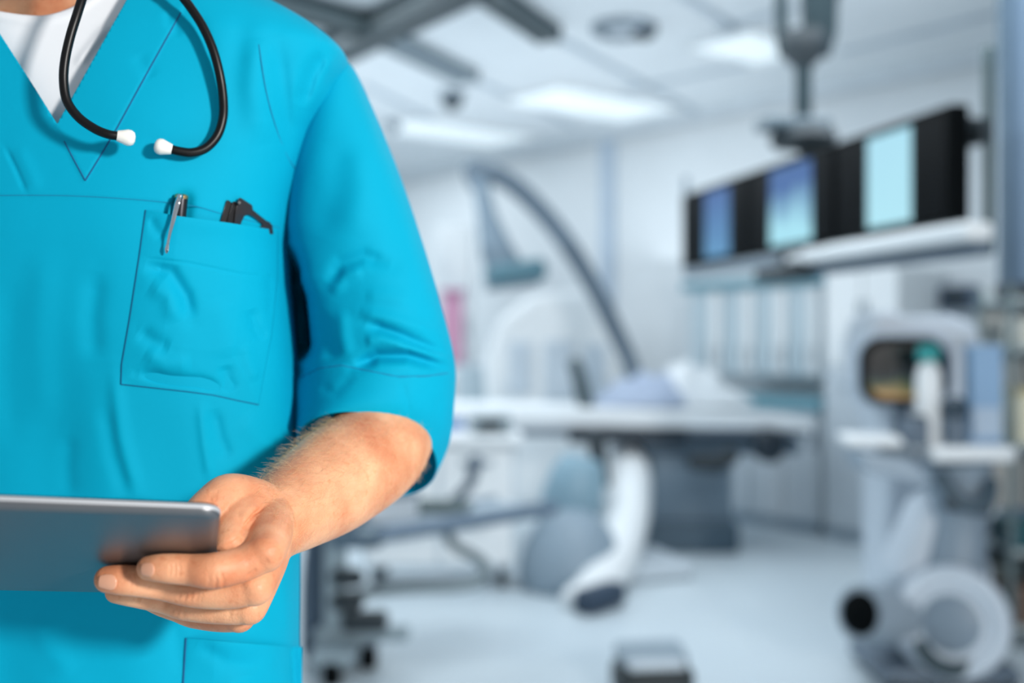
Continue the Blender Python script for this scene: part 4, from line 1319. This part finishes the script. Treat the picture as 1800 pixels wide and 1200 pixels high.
def make_sleeve(mirror=False):
    tab = []
    for O, I, fd, bz in sleeve_rings():
        O, I = P(*O), P(*I)
        tab.append([*O, *I, fd, bz])
    T = cr(tab, 330)
    n = 300
    t = np.linspace(0, 2 * math.pi, n, endpoint=False)
    ex = 2.15
    c = np.sign(np.cos(t)) * np.abs(np.cos(t)) ** (2 / ex)
    s = np.sign(np.sin(t)) * np.abs(np.sin(t)) ** (2 / ex)
    O, I = T[:, 0:3], T[:, 3:6]
    C = (O + I) / 2
    a = (O - I) / 2
    b = np.stack([np.zeros(len(T)), -T[:, 6], T[:, 7]], -1)
    V = C[:, None] + a[:, None] * c[None, :, None] + b[:, None] * s[None, :, None]
    px, py = proj(V)
    V[..., 1] -= sleeve_disp(px, py) * np.clip(s[None] * 2.5, 0, 1)
    if mirror:
        V[..., 0] = 2 * X0 - V[..., 0]
    me = grid_mesh('sleeve', V, len(T), n, wrap=True)
    bm = bmesh.new()
    bm.from_mesh(me)
    bmesh.ops.recalc_face_normals(bm, faces=bm.faces)
    bm.to_mesh(me)
    bm.free()
    if (me.polygons[len(me.polygons) // 2].normal.dot(me.polygons[len(me.polygons) // 2].center - Vector(C[165] if not mirror else (2 * X0 - C[165][0], C[165][1], C[165][2])))) < 0:
        me.flip_normals()
    o = link('sleeve', me, M_scrub, top, smooth=0)
    sdf = o.modifiers.new('cloth', 'SOLIDIFY')
    sdf.thickness = 0.0016
    sdf.offset = -1
    return o, V, T
sleeve, SV, ST = make_sleeve()
# cuff seam along the sleeve front: nearest sleeve vertices to the traced curve
spx, spy = proj(SV)
front_v = SV[..., 1] < (ST[:, 1] + ST[:, 4])[:, None] / 2
def sleeve_pt(x, y):
    q = np.hypot(spx - x, spy - y) + np.where(front_v, 0, 1e5)
    k = np.unravel_index(np.argmin(q), q.shape)
    return P(x, y, SV[k][1])
cs = [(528, 664), (562, 647), (600, 642), (650, 652), (700, 662), (750, 661), (792, 655)]
csd = []
for i in range(len(cs) - 1):
    for k in range(10):
        t = k / 10
        csd.append(sleeve_pt(cs[i][0] * (1 - t) + cs[i + 1][0] * t, cs[i][1] * (1 - t) + cs[i + 1][1] * t))
MB().tube(csd, 0.0006, 6).build('cuff_seam', M_thread2, sleeve)
# the other sleeve, hanging at the far side
oth = MB()
sh = [Vector((2 * X0 + 0.165, 1.06, 1.47)), Vector((2 * X0 + 0.135, 1.06, 1.42)), Vector((2 * X0 + 0.10, 1.06, 1.34)), Vector((2 * X0 + 0.085, 1.05, 1.24)), Vector((2 * X0 + 0.08, 1.04, 1.15))]
oth.tube(sh, [0.085, 0.10, 0.098, 0.088, 0.086], 40, smooth=8, up=(0, 1, 0))
oth.build('sleeve', M_scrub, top)

# ---- white undershirt seen in the V
ny, nx = 120, 120
neck = np.array([(-160, -30), (-60, 8), (0, 20), (40, 26), (78, 28), (112, 19), (140, 6), (190, -30), (260, -100)], float)
xs = np.linspace(-110, 300, nx)
top_y = np.interp(xs, neck[:, 0], neck[:, 1])
top_y = np.convolve(np.pad(top_y, 4, mode='edge'), np.ones(9) / 9, 'valid')
vv = np.linspace(0, 1, ny)
PX = np.repeat(xs[:, None], ny, 1)
PY = top_y[:, None] * (1 - vv) + (top_y[:, None] + 330) * vv
D = torso_base(PX, PY) + 0.016
D -= 0.0016 * np.exp(-(((PY - top_y[:, None]) - 9) / 9.0) ** 2)          # neck rib
D -= fold(PX, PY, [(190, 40), (160, 80), (130, 120)], 8, 0.0022) - fold(PX, PY, [(205, 45), (172, 90), (150, 120)], 8, 0.0022)
Vt = np.stack([(PX - 900) / F * D, D, CAMZ - (PY - 600) / F * D], -1)
me = grid_mesh('undershirt', Vt, nx, ny)
if me.polygons[0].normal.y > 0:
    me.flip_normals()
tee = link('undershirt', me, M_tee, person, smooth=0)
sdf = tee.modifiers.new('cloth', 'SOLIDIFY')
sdf.thickness = 0.0014
sdf.offset = -1

# ---- trousers and shoes, standing on the floor
tr_ = MB()
for sx in (-1, 1):
    rings = []
    for z, dx, hw, hd in ((0.86, 0.075, 0.115, 0.135), (0.78, 0.09, 0.105, 0.125), (0.62, 0.10, 0.095, 0.105), (0.45, 0.105, 0.085, 0.09), (0.25, 0.11, 0.082, 0.085), (0.05, 0.115, 0.085, 0.09)):
        rings.append([Vector((X0 + sx * dx + hw * math.cos(2 * math.pi * j / 36), DC + hd * math.sin(2 * math.pi * j / 36), z)) for j in range(36)])
    tr_.rings(rings)
tr_.build('trousers', M_scrub, person)
for sx in (-1, 1):
    s = MB()
    rings = []
    for y, w, h in ((0.13, 0.025, 0.05), (0.11, 0.036, 0.085), (0.05, 0.04, 0.095), (-0.03, 0.043, 0.075), (-0.10, 0.047, 0.055), (-0.15, 0.042, 0.042), (-0.175, 0.025, 0.03)):
        rings.append([Vector((X0 + sx * 0.12 + w * math.cos(t), DC + y - 0.02, 0.012 + max(0, h * (0.5 + 0.5 * math.sin(t))))) for t in [2 * math.pi * j / 24 for j in range(24)]])
    s.rings(rings)
    sh_ = s.build('shoe', M_white, person, smooth=60)
    so = MB()
    out = [(0.03, 0.115), (0.045, 0.03), (0.05, -0.09), (0.04, -0.16), (0.0, -0.20), (-0.04, -0.16), (-0.05, -0.09), (-0.045, 0.03), (-0.03, 0.115)]
    so.prism([(X0 + sx * 0.12 + x, DC + y, 0.0) for x, y in out], (0, 0, 0.022)).build('sole', M_pale, sh_, bevel=0.004)

# ---- tablet
Xr = (388 - 900) / F * 0.70
pt = P(388, 906, 0.70)
t0 = Vector((Xr, 0.70, 1.1432))
dn = Vector((-0.045, 0.15, -0.084)).normalized()        # down the tablet, away from the camera
rt = Vector((1, 0.2563, -0.078)).normalized()
nb = rt.cross(dn).normalized()
if nb.y > 0:
    nb = -nb                                       # outwards from the back, to the camera
TW, TH, TT = 0.247, 0.176, 0.0075
def tab(u, v, w=0.0):
    """u metres left of the right edge, v metres down, w towards the back side"""
    return t0 - rt * u + dn * v + nb * w
tablet = thing('tablet', 'silver-backed tablet held with its dark back towards the viewer', 'tablet', tab(TW / 2, TH / 2))
M_alu = mat('silver_aluminium', (122, 123, 126), 0.42, 0.9, var=0.02)
tbm = MB()
def rrect(inset, w, r=0.012, n=8):
    out = []
    rr_ = max(r - inset, 0.001)
    for cu, cv, a0 in ((TW - r, TH - r, 0), (r, TH - r, 90), (r, r, 180), (TW - r, r, 270)):
        for k in range(n + 1):
            t = math.radians(a0 + 90 * k / n)
            out.append(tab(cu + rr_ * math.cos(t), cv + rr_ * math.sin(t), w))
    return out
tbm.rings([rrect(0.0022, -TT), rrect(0.0006, -TT), rrect(0.0, -TT + 0.0006), rrect(0.0, -TT * 0.55), rrect(0.0007, -TT * 0.32), rrect(0.0022, -TT * 0.12), rrect(0.0045, -TT * 0.02), rrect(0.007, 0.0)])
shell = tbm.build('back_shell', M_alu, tablet, smooth=50)
shell.data.materials.append(mat('edge_highlight_silver', (206, 208, 212), 0.5, 0.45, var=0.01))  # highlight along the rim painted as a brighter silver on the side faces
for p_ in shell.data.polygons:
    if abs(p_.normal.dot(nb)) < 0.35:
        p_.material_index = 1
tg = MB()
tg.rings([rrect(0.0012, -TT - 0.0003), rrect(0.0012, -TT - 0.0008), rrect(0.0025, -TT - 0.0010)])
tg.build('screen_glass', mat('screen_black', (4, 8, 12), 0.08), tablet)
bt = MB()
c_ = tab(0.030, -0.0002, -TT * 0.5)
MB().lathe(tab(TW - 0.012, 0.012, 0.0004), [(0, -0.0005), (0.0034, -0.0005), (0.0036, 0.0003), (0.003, 0.0006), (0, 0.0006)], axis=nb).build('camera_lens', M_black, tablet)
# ------------------------------------------------------------------ the body: one continuous skin
def remesh(mb, voxel, smooth_it, name):
    me = bpy.data.meshes.new(name)
    me.from_pydata(mb.v, [], mb.f)
    bm = bmesh.new()
    bm.from_mesh(me)
    bmesh.ops.recalc_face_normals(bm, faces=bm.faces)
    bm.to_mesh(me)
    bm.free()
    ob = bpy.data.objects.new(name, me)
    COL.objects.link(ob)
    r = ob.modifiers.new('r', 'REMESH')
    r.mode = 'VOXEL'
    r.voxel_size = voxel
    r.use_smooth_shade = True
    s = ob.modifiers.new('s', 'SMOOTH')
    s.factor = 0.5
    s.iterations = smooth_it
    dg = bpy.context.evaluated_depsgraph_get()
    out = bpy.data.meshes.new_from_object(ob.evaluated_get(dg))
    bpy.data.objects.remove(ob)
    return out

WR = P(474, 921, 0.848)                    # wrist
h = MB()
T_ = dict(n=28, smooth=6, round_ends=True)
# forearm and upper arm up into the sleeve
h.tube([P(590, 300, 1.08), P(625, 470, 1.08), P(660, 640, 1.08), P(684, 735, 1.07), P(655, 792, 1.00), P(583, 848, 0.93), P(530, 884, 0.89), P(492, 910, 0.86), P(470, 924, 0.845)],
       [0.044, 0.044, 0.044, 0.044, 0.0465, 0.0425, 0.036, 0.0300, 0.0275], n=40, smooth=8, round_ends=True)
# metacarpals
MC = {
 'i': (P(474, 902, .842), P(466, 972, .772)),
 'm': (P(478, 922, .846), P(447, 1029, .786)),
 'r': (P(480, 940, .850), P(438, 1066, .808)),
 'p': (P(480, 956, .854), P(421, 1083, .828))}
h.tube([MC['i'][0], P(474, 935, .805), MC['i'][1]], [0.018, 0.0165, 0.0135], **T_)
h.tube([MC['m'][0], P(468, 970, .818), MC['m'][1]], [0.018, 0.0165, 0.0142], **T_)
h.tube([MC['r'][0], P(466, 992, .832), MC['r'][1]], [0.017, 0.0155, 0.0130], **T_)
h.tube([MC['p'][0], P(460, 1005, .845), MC['p'][1]], [0.016, 0.0145, 0.0118], **T_)
# fingers: joints lie one radius off the tablet's back
def PF(px, py, rad, dmax):
    ray = P(px, py, 1.0) - camp
    o_ = t0 + nb * (rad + 0.0006)
    k = (o_ - camp).dot(nb) / ray.dot(nb)
    return P(px, py, min(max(k, dmax - 0.045), dmax))
FI = [P(462, 974, .772), P(425, 992, .766), PF(376, 1003, .0122, .762), PF(335, 1001, .0105, .762), PF(300, 999, .0100, .764), PF(280, 998, .0094, .766), PF(262, 998, .0084, .768)]
FM = [P(447, 1029, .786), P(400, 1040, .784), PF(338, 1037, .0118, .784), PF(285, 1028, .0104, .786), PF(238, 1021, .0104, .786), PF(212, 1019, .0102, .788), PF(190, 1018, .0092, .790)]
FR = [P(438, 1066, .808), P(390, 1070, .808), PF(326, 1063, .0110, .812), PF(288, 1054, .0096, .814), PF(252, 1046, .0096, .816), PF(225, 1042, .009, .816), PF(205, 1040, .008, .816)]
FP = [P(421, 1083, .828), P(385, 1086, .836), P(340, 1080, .846), P(312, 1072, .848), P(286, 1063, .850), P(268, 1057, .850)]
h.tube(FI, [0.0130, 0.0120, 0.0122, 0.0105, 0.0100, 0.0094, 0.0082], **T_)
h.tube(FM, [0.0135, 0.0118, 0.0118, 0.0104, 0.0104, 0.0102, 0.0092], **T_)
h.tube(FR, [0.0125, 0.0108, 0.0110, 0.0096, 0.0096, 0.0090, 0.0080], **T_)
h.tube(FP, [0.0113, 0.0100, 0.0098, 0.0086, 0.0086, 0.0076], **T_)
# thumb: ball, knuckle, then down onto the screen behind the upper edge
h.tube([P(470, 896, .842), P(440, 878, .826), P(402, 872, .812), P(376, 888, .800), P(352, 910, .790), P(330, 932, .782), P(312, 950, .776)],
       [0.019, 0.0165, 0.0162, 0.0150, 0.0140, 0.0125, 0.0100], **T_)
# thenar web between thumb and forefinger
h.tube([P(440, 892, .822), P(420, 914, .802), P(408, 936, .788), P(404, 952, .778)], [0.018, 0.0150, 0.0125, 0.0105], **T_)
h.tube([P(462, 905, .832), P(446, 935, .808), P(430, 962, .784)], [0.018, 0.0140, 0.0115], **T_)
# palm filling
h.tube([P(474, 925, .850), P(452, 985, .822), P(430, 1030, .812)], [0.020, 0.0170, 0.0120], **T_)
arm_me = remesh(h, 0.00100, 5, 'arm')
n = len(arm_me.vertices)
co = np.empty(n * 3)
arm_me.vertices.foreach_get('co', co)
co = co.reshape(-1, 3)
no = np.empty(n * 3)
arm_me.vertices.foreach_get('normal', no)
no = no.reshape(-1, 3)
px_, py_ = proj(co)
facing = np.clip(-no[:, 1] * 2.0, 0, 1)
dd = np.zeros(n)
for poly, s, a in (
    # index: knuckle creases
    ([(388, 1008), (394, 1020), (392, 1036)], 2.2, -0.0009), ([(377, 1006), (381, 1020), (378, 1034)], 2.2, -0.0006),
    ([(366, 1008), (368, 1020), (364, 1032)], 2.2, -0.0005), ([(384, 1010), (386, 1022), (385, 1034)], 5, 0.0007),
    ([(306, 985), (308, 1000), (306, 1016)], 2.2, -0.0006), ([(299, 988), (300, 1000), (298, 1016)], 2.0, -0.0005), ([(314, 985), (316, 1000), (314, 1016)], 2.0, -0.0004),
    # middle
    ([(334, 1036), (338, 1046), (334, 1058)], 2.2, -0.0007), ([(324, 1034), (327, 1046), (323, 1058)], 2.2, -0.0006), ([(344, 1036), (348, 1046), (344, 1058)], 2.2, -0.0006),
    ([(314, 1034), (316, 1044), (313, 1055)], 2.0, -0.0005), ([(352, 1040), (355, 1048), (352, 1058)], 2.0, -0.0004),
    ([(238, 1000), (240, 1015), (238, 1036)], 2.2, -0.0005), ([(230, 1002), (231, 1015), (229, 1036)], 2.0, -0.0004),
    ([(428, 1022), (448, 1034), (468, 1038)], 9, 0.0007), 
    # ring and little finger
    ([(300, 1062), (304, 1070), (302, 1080)], 2.2, -0.0006), ([(310, 1064), (314, 1072), (311, 1083)], 2.2, -0.0006), ([(320, 1066), (324, 1074), (320, 1086)], 2.2, -0.0005),
    ([(398, 1072), (404, 1078), (402, 1088)], 2.5, -0.0005),
    ([(395, 1104), (402, 1100), (410, 1106)], 2.5, -0.0004),
    # crease from the web up the wrist side of the thumb, tendon hollow, thumb knuckle
    ([(466, 888), (448, 902), (434, 920), (428, 934)], 2.4, -0.0034),
    ([(452, 886), (436, 900), (424, 916)], 8, 0.0010),
    ([(446, 914), (432, 930), (426, 940)], 3.0, -0.0008),
    ([(432, 938), (410, 954), (392, 962)], 4, -0.0010),
    ([(450, 994), (464, 990), (474, 982)], 8, -0.0009),
    ([(432, 1014), (444, 1006), (452, 998)], 3.0, -0.0012),
    ([(376, 862), (370, 876), (372, 888)], 4, -0.0006), ([(384, 858), (379, 872), (380, 884)], 3, -0.0004),
    ([(392, 896), (418, 900), (424, 925)], 5, -0.0007),
    # forearm muscle and tendons
    ([(500, 900), (560, 850), (640, 790)], 16, 0.0012), ([(498, 940), (570, 900), (660, 850)], 16, -0.0010),
    ([(486, 962), (540, 930), (600, 905)], 9, 0.0009),
):
    dd += fold(px_, py_, poly, s, a)
co += no * (dd * facing)[:, None]
arm_me.vertices.foreach_set('co', co.reshape(-1))

# the rest of the body, coarser, hidden under the clothes
b_ = MB()
def ell(rings, n=40):
    b_.rings([[Vector((X0 + x + w * math.cos(2 * math.pi * j / n), y + d_ * math.sin(2 * math.pi * j / n), z)) for j in range(n)] for x, y, z, w, d_ in rings])
ell([(0, DC, .82, .12, .085), (0, DC, .95, .135, .09), (0, DC, 1.1, .135, .088), (0, DC, 1.25, .15, .092), (0, DC, 1.36, .158, .090), (0, DC + .008, 1.43, .165, .076), (0, DC + .018, 1.48, .17, .078), (0, DC + .02, 1.515, .165, .083),
     (0, DC + .018, 1.55, .115, .078), (0, DC + .012, 1.60, .070, .068), (0, DC + .0, 1.66, .06, .068)])
b_.ball((X0, DC - 0.012, 1.755), 0.10, 32, 20, (0.77, 0.98, 1.22))
b_.tube([(X0, DC - 0.075, 1.68), (X0, DC - 0.03, 1.655), (X0, DC + 0.02, 1.67)], [0.034, 0.05, 0.045], 24, round_ends=True)
b_.tube([(X0, DC - 0.108, 1.775), (X0, DC - 0.122, 1.745), (X0, DC - 0.112, 1.728)], [0.008, 0.013, 0.014], 14, round_ends=True)
b_.tube([(X0 - 0.022, DC - 0.104, 1.697), (X0, DC - 0.112, 1.699), (X0 + 0.022, DC - 0.104, 1.697)], [0.005, 0.008, 0.005], 12, round_ends=True)
for sx in (-1, 1):
    b_.tube([(X0 + sx * 0.075, DC + 0.005, 1.72), (X0 + sx * 0.083, DC + 0.012, 1.75), (X0 + sx * 0.082, DC + 0.01, 1.78)], [0.01, 0.014, 0.013], 14, round_ends=True)
    b_.ball((X0 + sx * 0.032, DC - 0.088, 1.765), 0.014, 16, 10)
    b_.tube([(X0 + sx * 0.075, DC, .92), (X0 + sx * 0.10, DC, .62), (X0 + sx * 0.105, DC, .45), (X0 + sx * 0.11, DC, .25), (X0 + sx * 0.115, DC + .01, .07)], [.085, .07, .056, .055, .04], 24, smooth=6)
# shoulders and the far arm hanging down
b_.tube([(X0 - .13, DC + .01, 1.44), (X0, DC + .02, 1.455), (X0 + .13, DC + .01, 1.44)], [.05, .05, .05], 20)
b_.tube([(X0 + .10, DC + .01, 1.44), tuple(P(560, 200, 1.07)), tuple(P(592, 310, 1.08))], [.045, .044, .042], 24, smooth=5, round_ends=True)
LA = [(X0 - .10, DC + .01, 1.44), (2 * X0 + .165, 1.05, 1.43), (2 * X0 + .10, 1.06, 1.30), (2 * X0 + .08, 1.05, 1.14), (2 * X0 + .075, 1.01, 1.0), (2 * X0 + .07, 0.97, 0.90)]
b_.tube(LA, [.05, .052, .05, .044, .040, .029], 24, smooth=6, round_ends=True)
hx, hy, hz = 2 * X0 + .07, 0.965, 0.88
b_.tube([(hx, hy, hz), (hx, hy - .01, hz - .05), (hx, hy - .015, hz - .085)], [.028, .036, .033], 20, flat=None, smooth=4, round_ends=True)
for k, (dy, L) in enumerate(((-.03, .075), (-.01, .085), (.010, .08), (.028, .062))):
    b_.tube([(hx, hy - .015 + dy, hz - .085), (hx + .006, hy - .018 + dy * 1.1, hz - .085 - L * .5), (hx + .022, hy - .02 + dy * 1.1, hz - .085 - L)], [.0105, .0095, .008], 14, smooth=4, round_ends=True)
b_.tube([(hx, hy - .03, hz - .02), (hx + .02, hy - .055, hz - .05), (hx + .028, hy - .062, hz - .09)], [.015, .012, .0095], 14, smooth=4, round_ends=True)
rest = remesh(b_, 0.0055, 4, 'rest')
bm = bmesh.new()
bm.from_mesh(arm_me)
bm.from_mesh(rest)
body_me = bpy.data.meshes.new('body')
bm.to_mesh(body_me)
bm.free()
body = link('body', body_me, M_skin, person, smooth=0)
# short hair cap
hr = MB()
hr.ball((X0, DC + 0.006, 1.775), 0.107, 36, 22, (0.79, 0.98, 1.16))
hb = hr.build('hair', mat('short_brown_hair', (84, 60, 42), 0.7, bump=0.5, bscale=200), person)
bm = bmesh.new()
bm.from_mesh(hb.data)
bmesh.ops.bisect_plane(bm, geom=bm.verts[:] + bm.edges[:] + bm.faces[:], plane_co=(X0, DC - 0.045, 1.80), plane_no=Vector((0, -0.72, -0.69)).normalized(), clear_outer=True)
bm.to_mesh(hb.data)
bm.free()

# fingernails: small curved plates on the finger backs
M_nail = mat('fingernail', (232, 170, 138), 0.28, var=0.02)
from mathutils.bvhtree import BVHTree
bvh = BVHTree.FromPolygons([v.co for v in body_me.vertices], [tuple(p.vertices) for p in body_me.polygons])
def skin_hit(px, py):
    dirv = (P(px, py, 1.0) - camp).normalized()
    r = bvh.ray_cast(camp, dirv)
    return r[0], r[1]
def nail(hp, hn, ax, L, W):
    """plate laid over the skin: u runs from the cuticle (-1) to the free edge (+1)"""
    ax = Vector(ax).normalized()
    out = (hn - ax * hn.dot(ax)).normalized()
    sd_ = ax.cross(out)
    nu, nv = 17, 15
    V = np.zeros((nu, nv, 3))
    for i in range(nu):
        for j in range(nv):
            u = i / (nu - 1) * 2 - 1
            v = j / (nv - 1) * 2 - 1
            hw = math.sqrt(max(1 - (max(0, -u - 0.05) / 0.97) ** 2, 0.02)) if u < 0 else 1 - 0.30 * max(0, u - 0.35) ** 2
            q = hp + ax * (u * L / 2) + sd_ * (v * W / 2 * hw)
            loc, nrm, _, _ = bvh.find_nearest(q)
            V[i, j] = loc + nrm * (0.0002 + 0.00045 * (u * 0.5 + 0.5) + 0.00025 * (1 - v * v))
    me = grid_mesh('fingernail', V, nu, nv)
    if me.polygons[len(me.polygons) // 2].normal.dot(out) < 0:
        me.flip_normals()
    o = link('fingernail', me, M_nail, body, smooth=0)
    s_ = o.modifiers.new('t', 'SOLIDIFY')
    s_.thickness = 0.0006
    s_.offset = -0.6
    return o
for px, py, J, L, W in ((259, 1001, FI, 0.0105, 0.0098), (188, 1023, FM, 0.0135, 0.0112)):
    hp, hn = skin_hit(px, py)
    if hp:
        nail(hp, hn, J[-1] - J[-3], L, W)

# fine fair hair on the forearm
fa, fb = P(655, 792, 1.00), P(492, 910, 0.86)
fdir = (fb - fa).normalized()
nv_ = len(arm_me.vertices)
sel = np.where((px_ > 452) & (px_ < 752) & (py_ > 735) & (py_ < 985) & (no[:, 1] < 0.45) & (no[:, 2] > -0.55) &
               ((px_ - 470) * 0.815 - (py_ - 890) * 0.58 > 0))[0]
top_side = sel[(no[sel, 2] > 0.35)]
pick = np.concatenate([rng.choice(sel, 2400), rng.choice(top_side, 700)])
n_long = 2400
hv, hf = [], []
for q_, i in enumerate(pick):
    p, nn = Vector(co[i]), Vector(no[i])
    L = rng.uniform(0.006, 0.012) if q_ < n_long else rng.uniform(0.007, 0.017)
    side = Vector(rng.normal(0, 0.28, 3))
    g = (fdir * rng.uniform(0.55, 1.0) + nn * rng.uniform(0.25, 0.75) + side).normalized()
    g2 = (g + fdir * 0.6 - nn * 0.15 + Vector(rng.normal(0, 0.2, 3))).normalized()
    a1 = p + g * (L * 0.5)
    a2 = a1 + g2 * (L * 0.5)
    w = g.orthogonal().normalized()
    u = g.cross(w)
    base = len(hv)
    for q, r in ((p, 0.000055), (a1, 0.000045), (a2, 0.000012)):
        for k in range(3):
            t = 2 * math.pi * k / 3
            hv.append(tuple(q + w * (r * math.cos(t)) + u * (r * math.sin(t))))
    for s in range(2):
        for k in range(3):
            hf.append((base + s * 3 + k, base + s * 3 + (k + 1) % 3, base + s * 3 + 3 + (k + 1) % 3, base + s * 3 + 3 + k))
me = bpy.data.meshes.new('arm_hair')
me.from_pydata(hv, [], hf)
link('arm_hair', me, mat('fair_hair', (244, 210, 160), 0.5), body, smooth=0, kind='stuff')
# ------------------------------------------------------------------ stethoscope round the neck
sth = thing('stethoscope', 'black stethoscope hung round the neck with two white ear tips', 'stethoscope', TP(250, 240, 0.0))
M_rub = mat('black_rubber', (10, 8, 9), 0.36, var=0.02, spec=0.3)
def tp_path(lst):
    return [TP(x, y, o_) for x, y, o_ in lst]
left = tp_path([(158, -52, 0.040), (148, -14, 0.040), (136, 24, 0.038), (123, 66, 0.036), (114, 108, 0.034), (112, 144, 0.032), (118, 178, 0.030), (138, 206, 0.028), (166, 226, 0.026), (190, 236, 0.025), (208, 239, 0.024)])
right = tp_path([(300, -40, 0.030), (316, -12, 0.024), (334, 12, 0.019), (356, 46, 0.015), (374, 86, 0.013), (386, 130, 0.012), (392, 170, 0.011), (392, 206, 0.010), (382, 238, 0.010), (362, 260, 0.010), (338, 268, 0.010), (316, 266, 0.010), (300, 262, 0.010)])
bx = lambda x, y, z: Vector((X0 + x, y, z))
round_neck = [left[0], bx(-0.02 + 0.055, 0.955, 1.60), bx(0.03, 1.0, 1.64)]
# the tubes rise and lie over the collar behind the neck
behind_l = [bx(0.055, 0.90, 1.605), bx(0.075, 0.96, 1.625)]
behind = [bx(0.09, 1.00, 1.628), bx(0.10, 1.05, 1.63), bx(0.075, 1.12, 1.62), bx(0.0, 1.145, 1.60), bx(-0.075, 1.12, 1.62), bx(-0.10, 1.05, 1.63), bx(-0.09, 0.98, 1.61), bx(-0.085, 0.92, 1.55), bx(-0.09, 0.885, 1.46)]
MB().tube(left[::-1] + behind_l, 0.0036, 16, smooth=8).build('ear_tube', M_rub, sth)
MB().tube(right[::-1] + [bx(0.085, 0.955, 1.60), bx(0.095, 1.0, 1.628)], 0.0037, 16, smooth=8).build('ear_tube', M_rub, sth)
MB().tube([behind_l[-1]] + behind, 0.0045, 16, smooth=8).build('main_tube', M_rub, sth)
M_tip = mat('white_silicone', (244, 240, 234), 0.35, sss=0.1, var=0.01)
def ear_tip(end, prev, col, name='ear_tip'):
    ax = (end - prev).normalized()
    MB().lathe(end - ax * 0.001, [(0, 0), (0.0040, 0), (0.0044, 0.001), (0.0052, 0.004), (0.0064, 0.0078), (0.0062, 0.0104), (0.0048, 0.0126), (0.0022, 0.0136), (0.0010, 0.0134), (0, 0.0130)], axis=ax, n=28).build(name, col, sth)
ear_tip(left[-1], left[-2], M_tip)
ear_tip(right[-1], right[-2], M_tip)
cpz = bx(-0.09, 0.876, 1.44)
MB().lathe(cpz, [(0, -0.006), (0.02, -0.006), (0.022, 0), (0.018, 0.008), (0.008, 0.011), (0, 0.011)], axis=(0, -1, 0.1)).build('chest_piece', M_steel, sth)

# ------------------------------------------------------------------ pen clipped in the pocket
pen = thing('pen', 'dark pen with polished silver clip standing in the chest pocket', 'pen', TP(312, 380, 0.004))
ptop = TP(319, 344, 0.0012)
pbot = TP(306, 470, -0.0025)
axp = (pbot - ptop).normalized()
MB().lathe(ptop, [(0, 0), (0.0048, 0), (0.0052, 0.0012), (0.0054, 0.003), (0.0054, 0.050), (0.0046, 0.058), (0, 0.058)], axis=axp, n=32).build('barrel', mat('gunmetal', (62, 62, 66), 0.28, 0.85, var=0.02), pen)
MB().lathe(ptop - axp * 0.0016, [(0, 0), (0.0034, 0), (0.0050, 0.0008), (0.0056, 0.0020), (0.0056, 0.0034), (0.0050, 0.0042), (0, 0.0042)], axis=axp, n=32).build('cap_ring', mat('brass', (206, 170, 120), 0.22, 0.95, var=0.02), pen)
ch = mat('chrome', (214, 216, 220), 0.12, 1.0, var=0.01)
cl = [TP(315, 346, 0.0095), TP(312, 356, 0.0112), TP(308, 372, 0.0118), TP(303, 392, 0.0118), TP(298, 412, 0.0112), TP(295, 428, 0.0102), TP(293, 438, 0.0095), TP(292.5, 443, 0.0088)]
MB().tube(cl, [0.0022, 0.0026, 0.0024, 0.0019, 0.0014, 0.0013, 0.0021, 0.0013], 14, smooth=6, round_ends=True, flat=0.6).build('clip', ch, pen)
MB().tube([TP(316, 345, 0.0098), TP(319, 346, 0.0045)], 0.0022, 12, round_ends=True).build('clip_bridge', ch, pen)

# ------------------------------------------------------------------ folded glasses in the pocket
gl = thing('folded_glasses', 'folded black glasses frame poking out of the chest pocket', 'glasses', TP(430, 385, 0.003))
M_fr = mat('black_acetate', (22, 20, 22), 0.3, var=0.03)
def plate(pts, off, thick):
    a = [TP(x, y, off) for x, y in pts]
    return MB().prism(a, (0, -thick, 0.0))
plate([(386, 398), (400, 352), (404, 353), (409, 358), (398, 398)], 0.0000, 0.0025).build('temple', M_fr, gl, bevel=0.0005)
plate([(397, 402), (410, 355), (414, 354), (420, 358), (412, 402)], 0.0012, 0.0025).build('temple', M_fr, gl, bevel=0.0005)
plate([(412, 402), (415, 375), (421, 349), (424, 348), (444, 361), (445, 369), (456, 378), (470, 389), (474, 390), (479, 396), (481, 412), (462, 412), (459, 399), (464, 395), (446, 381), (438, 377), (430, 380), (425, 390), (421, 402)], 0.0022, 0.003).build('front_frame', mat('black_acetate_grey', (44, 40, 42), 0.3), gl, bevel=0.0006)
MB().cyl(TP(417, 358, 0.0035), TP(421, 356, 0.0095), 0.0012, n=12).build('hinge', M_dark, gl)
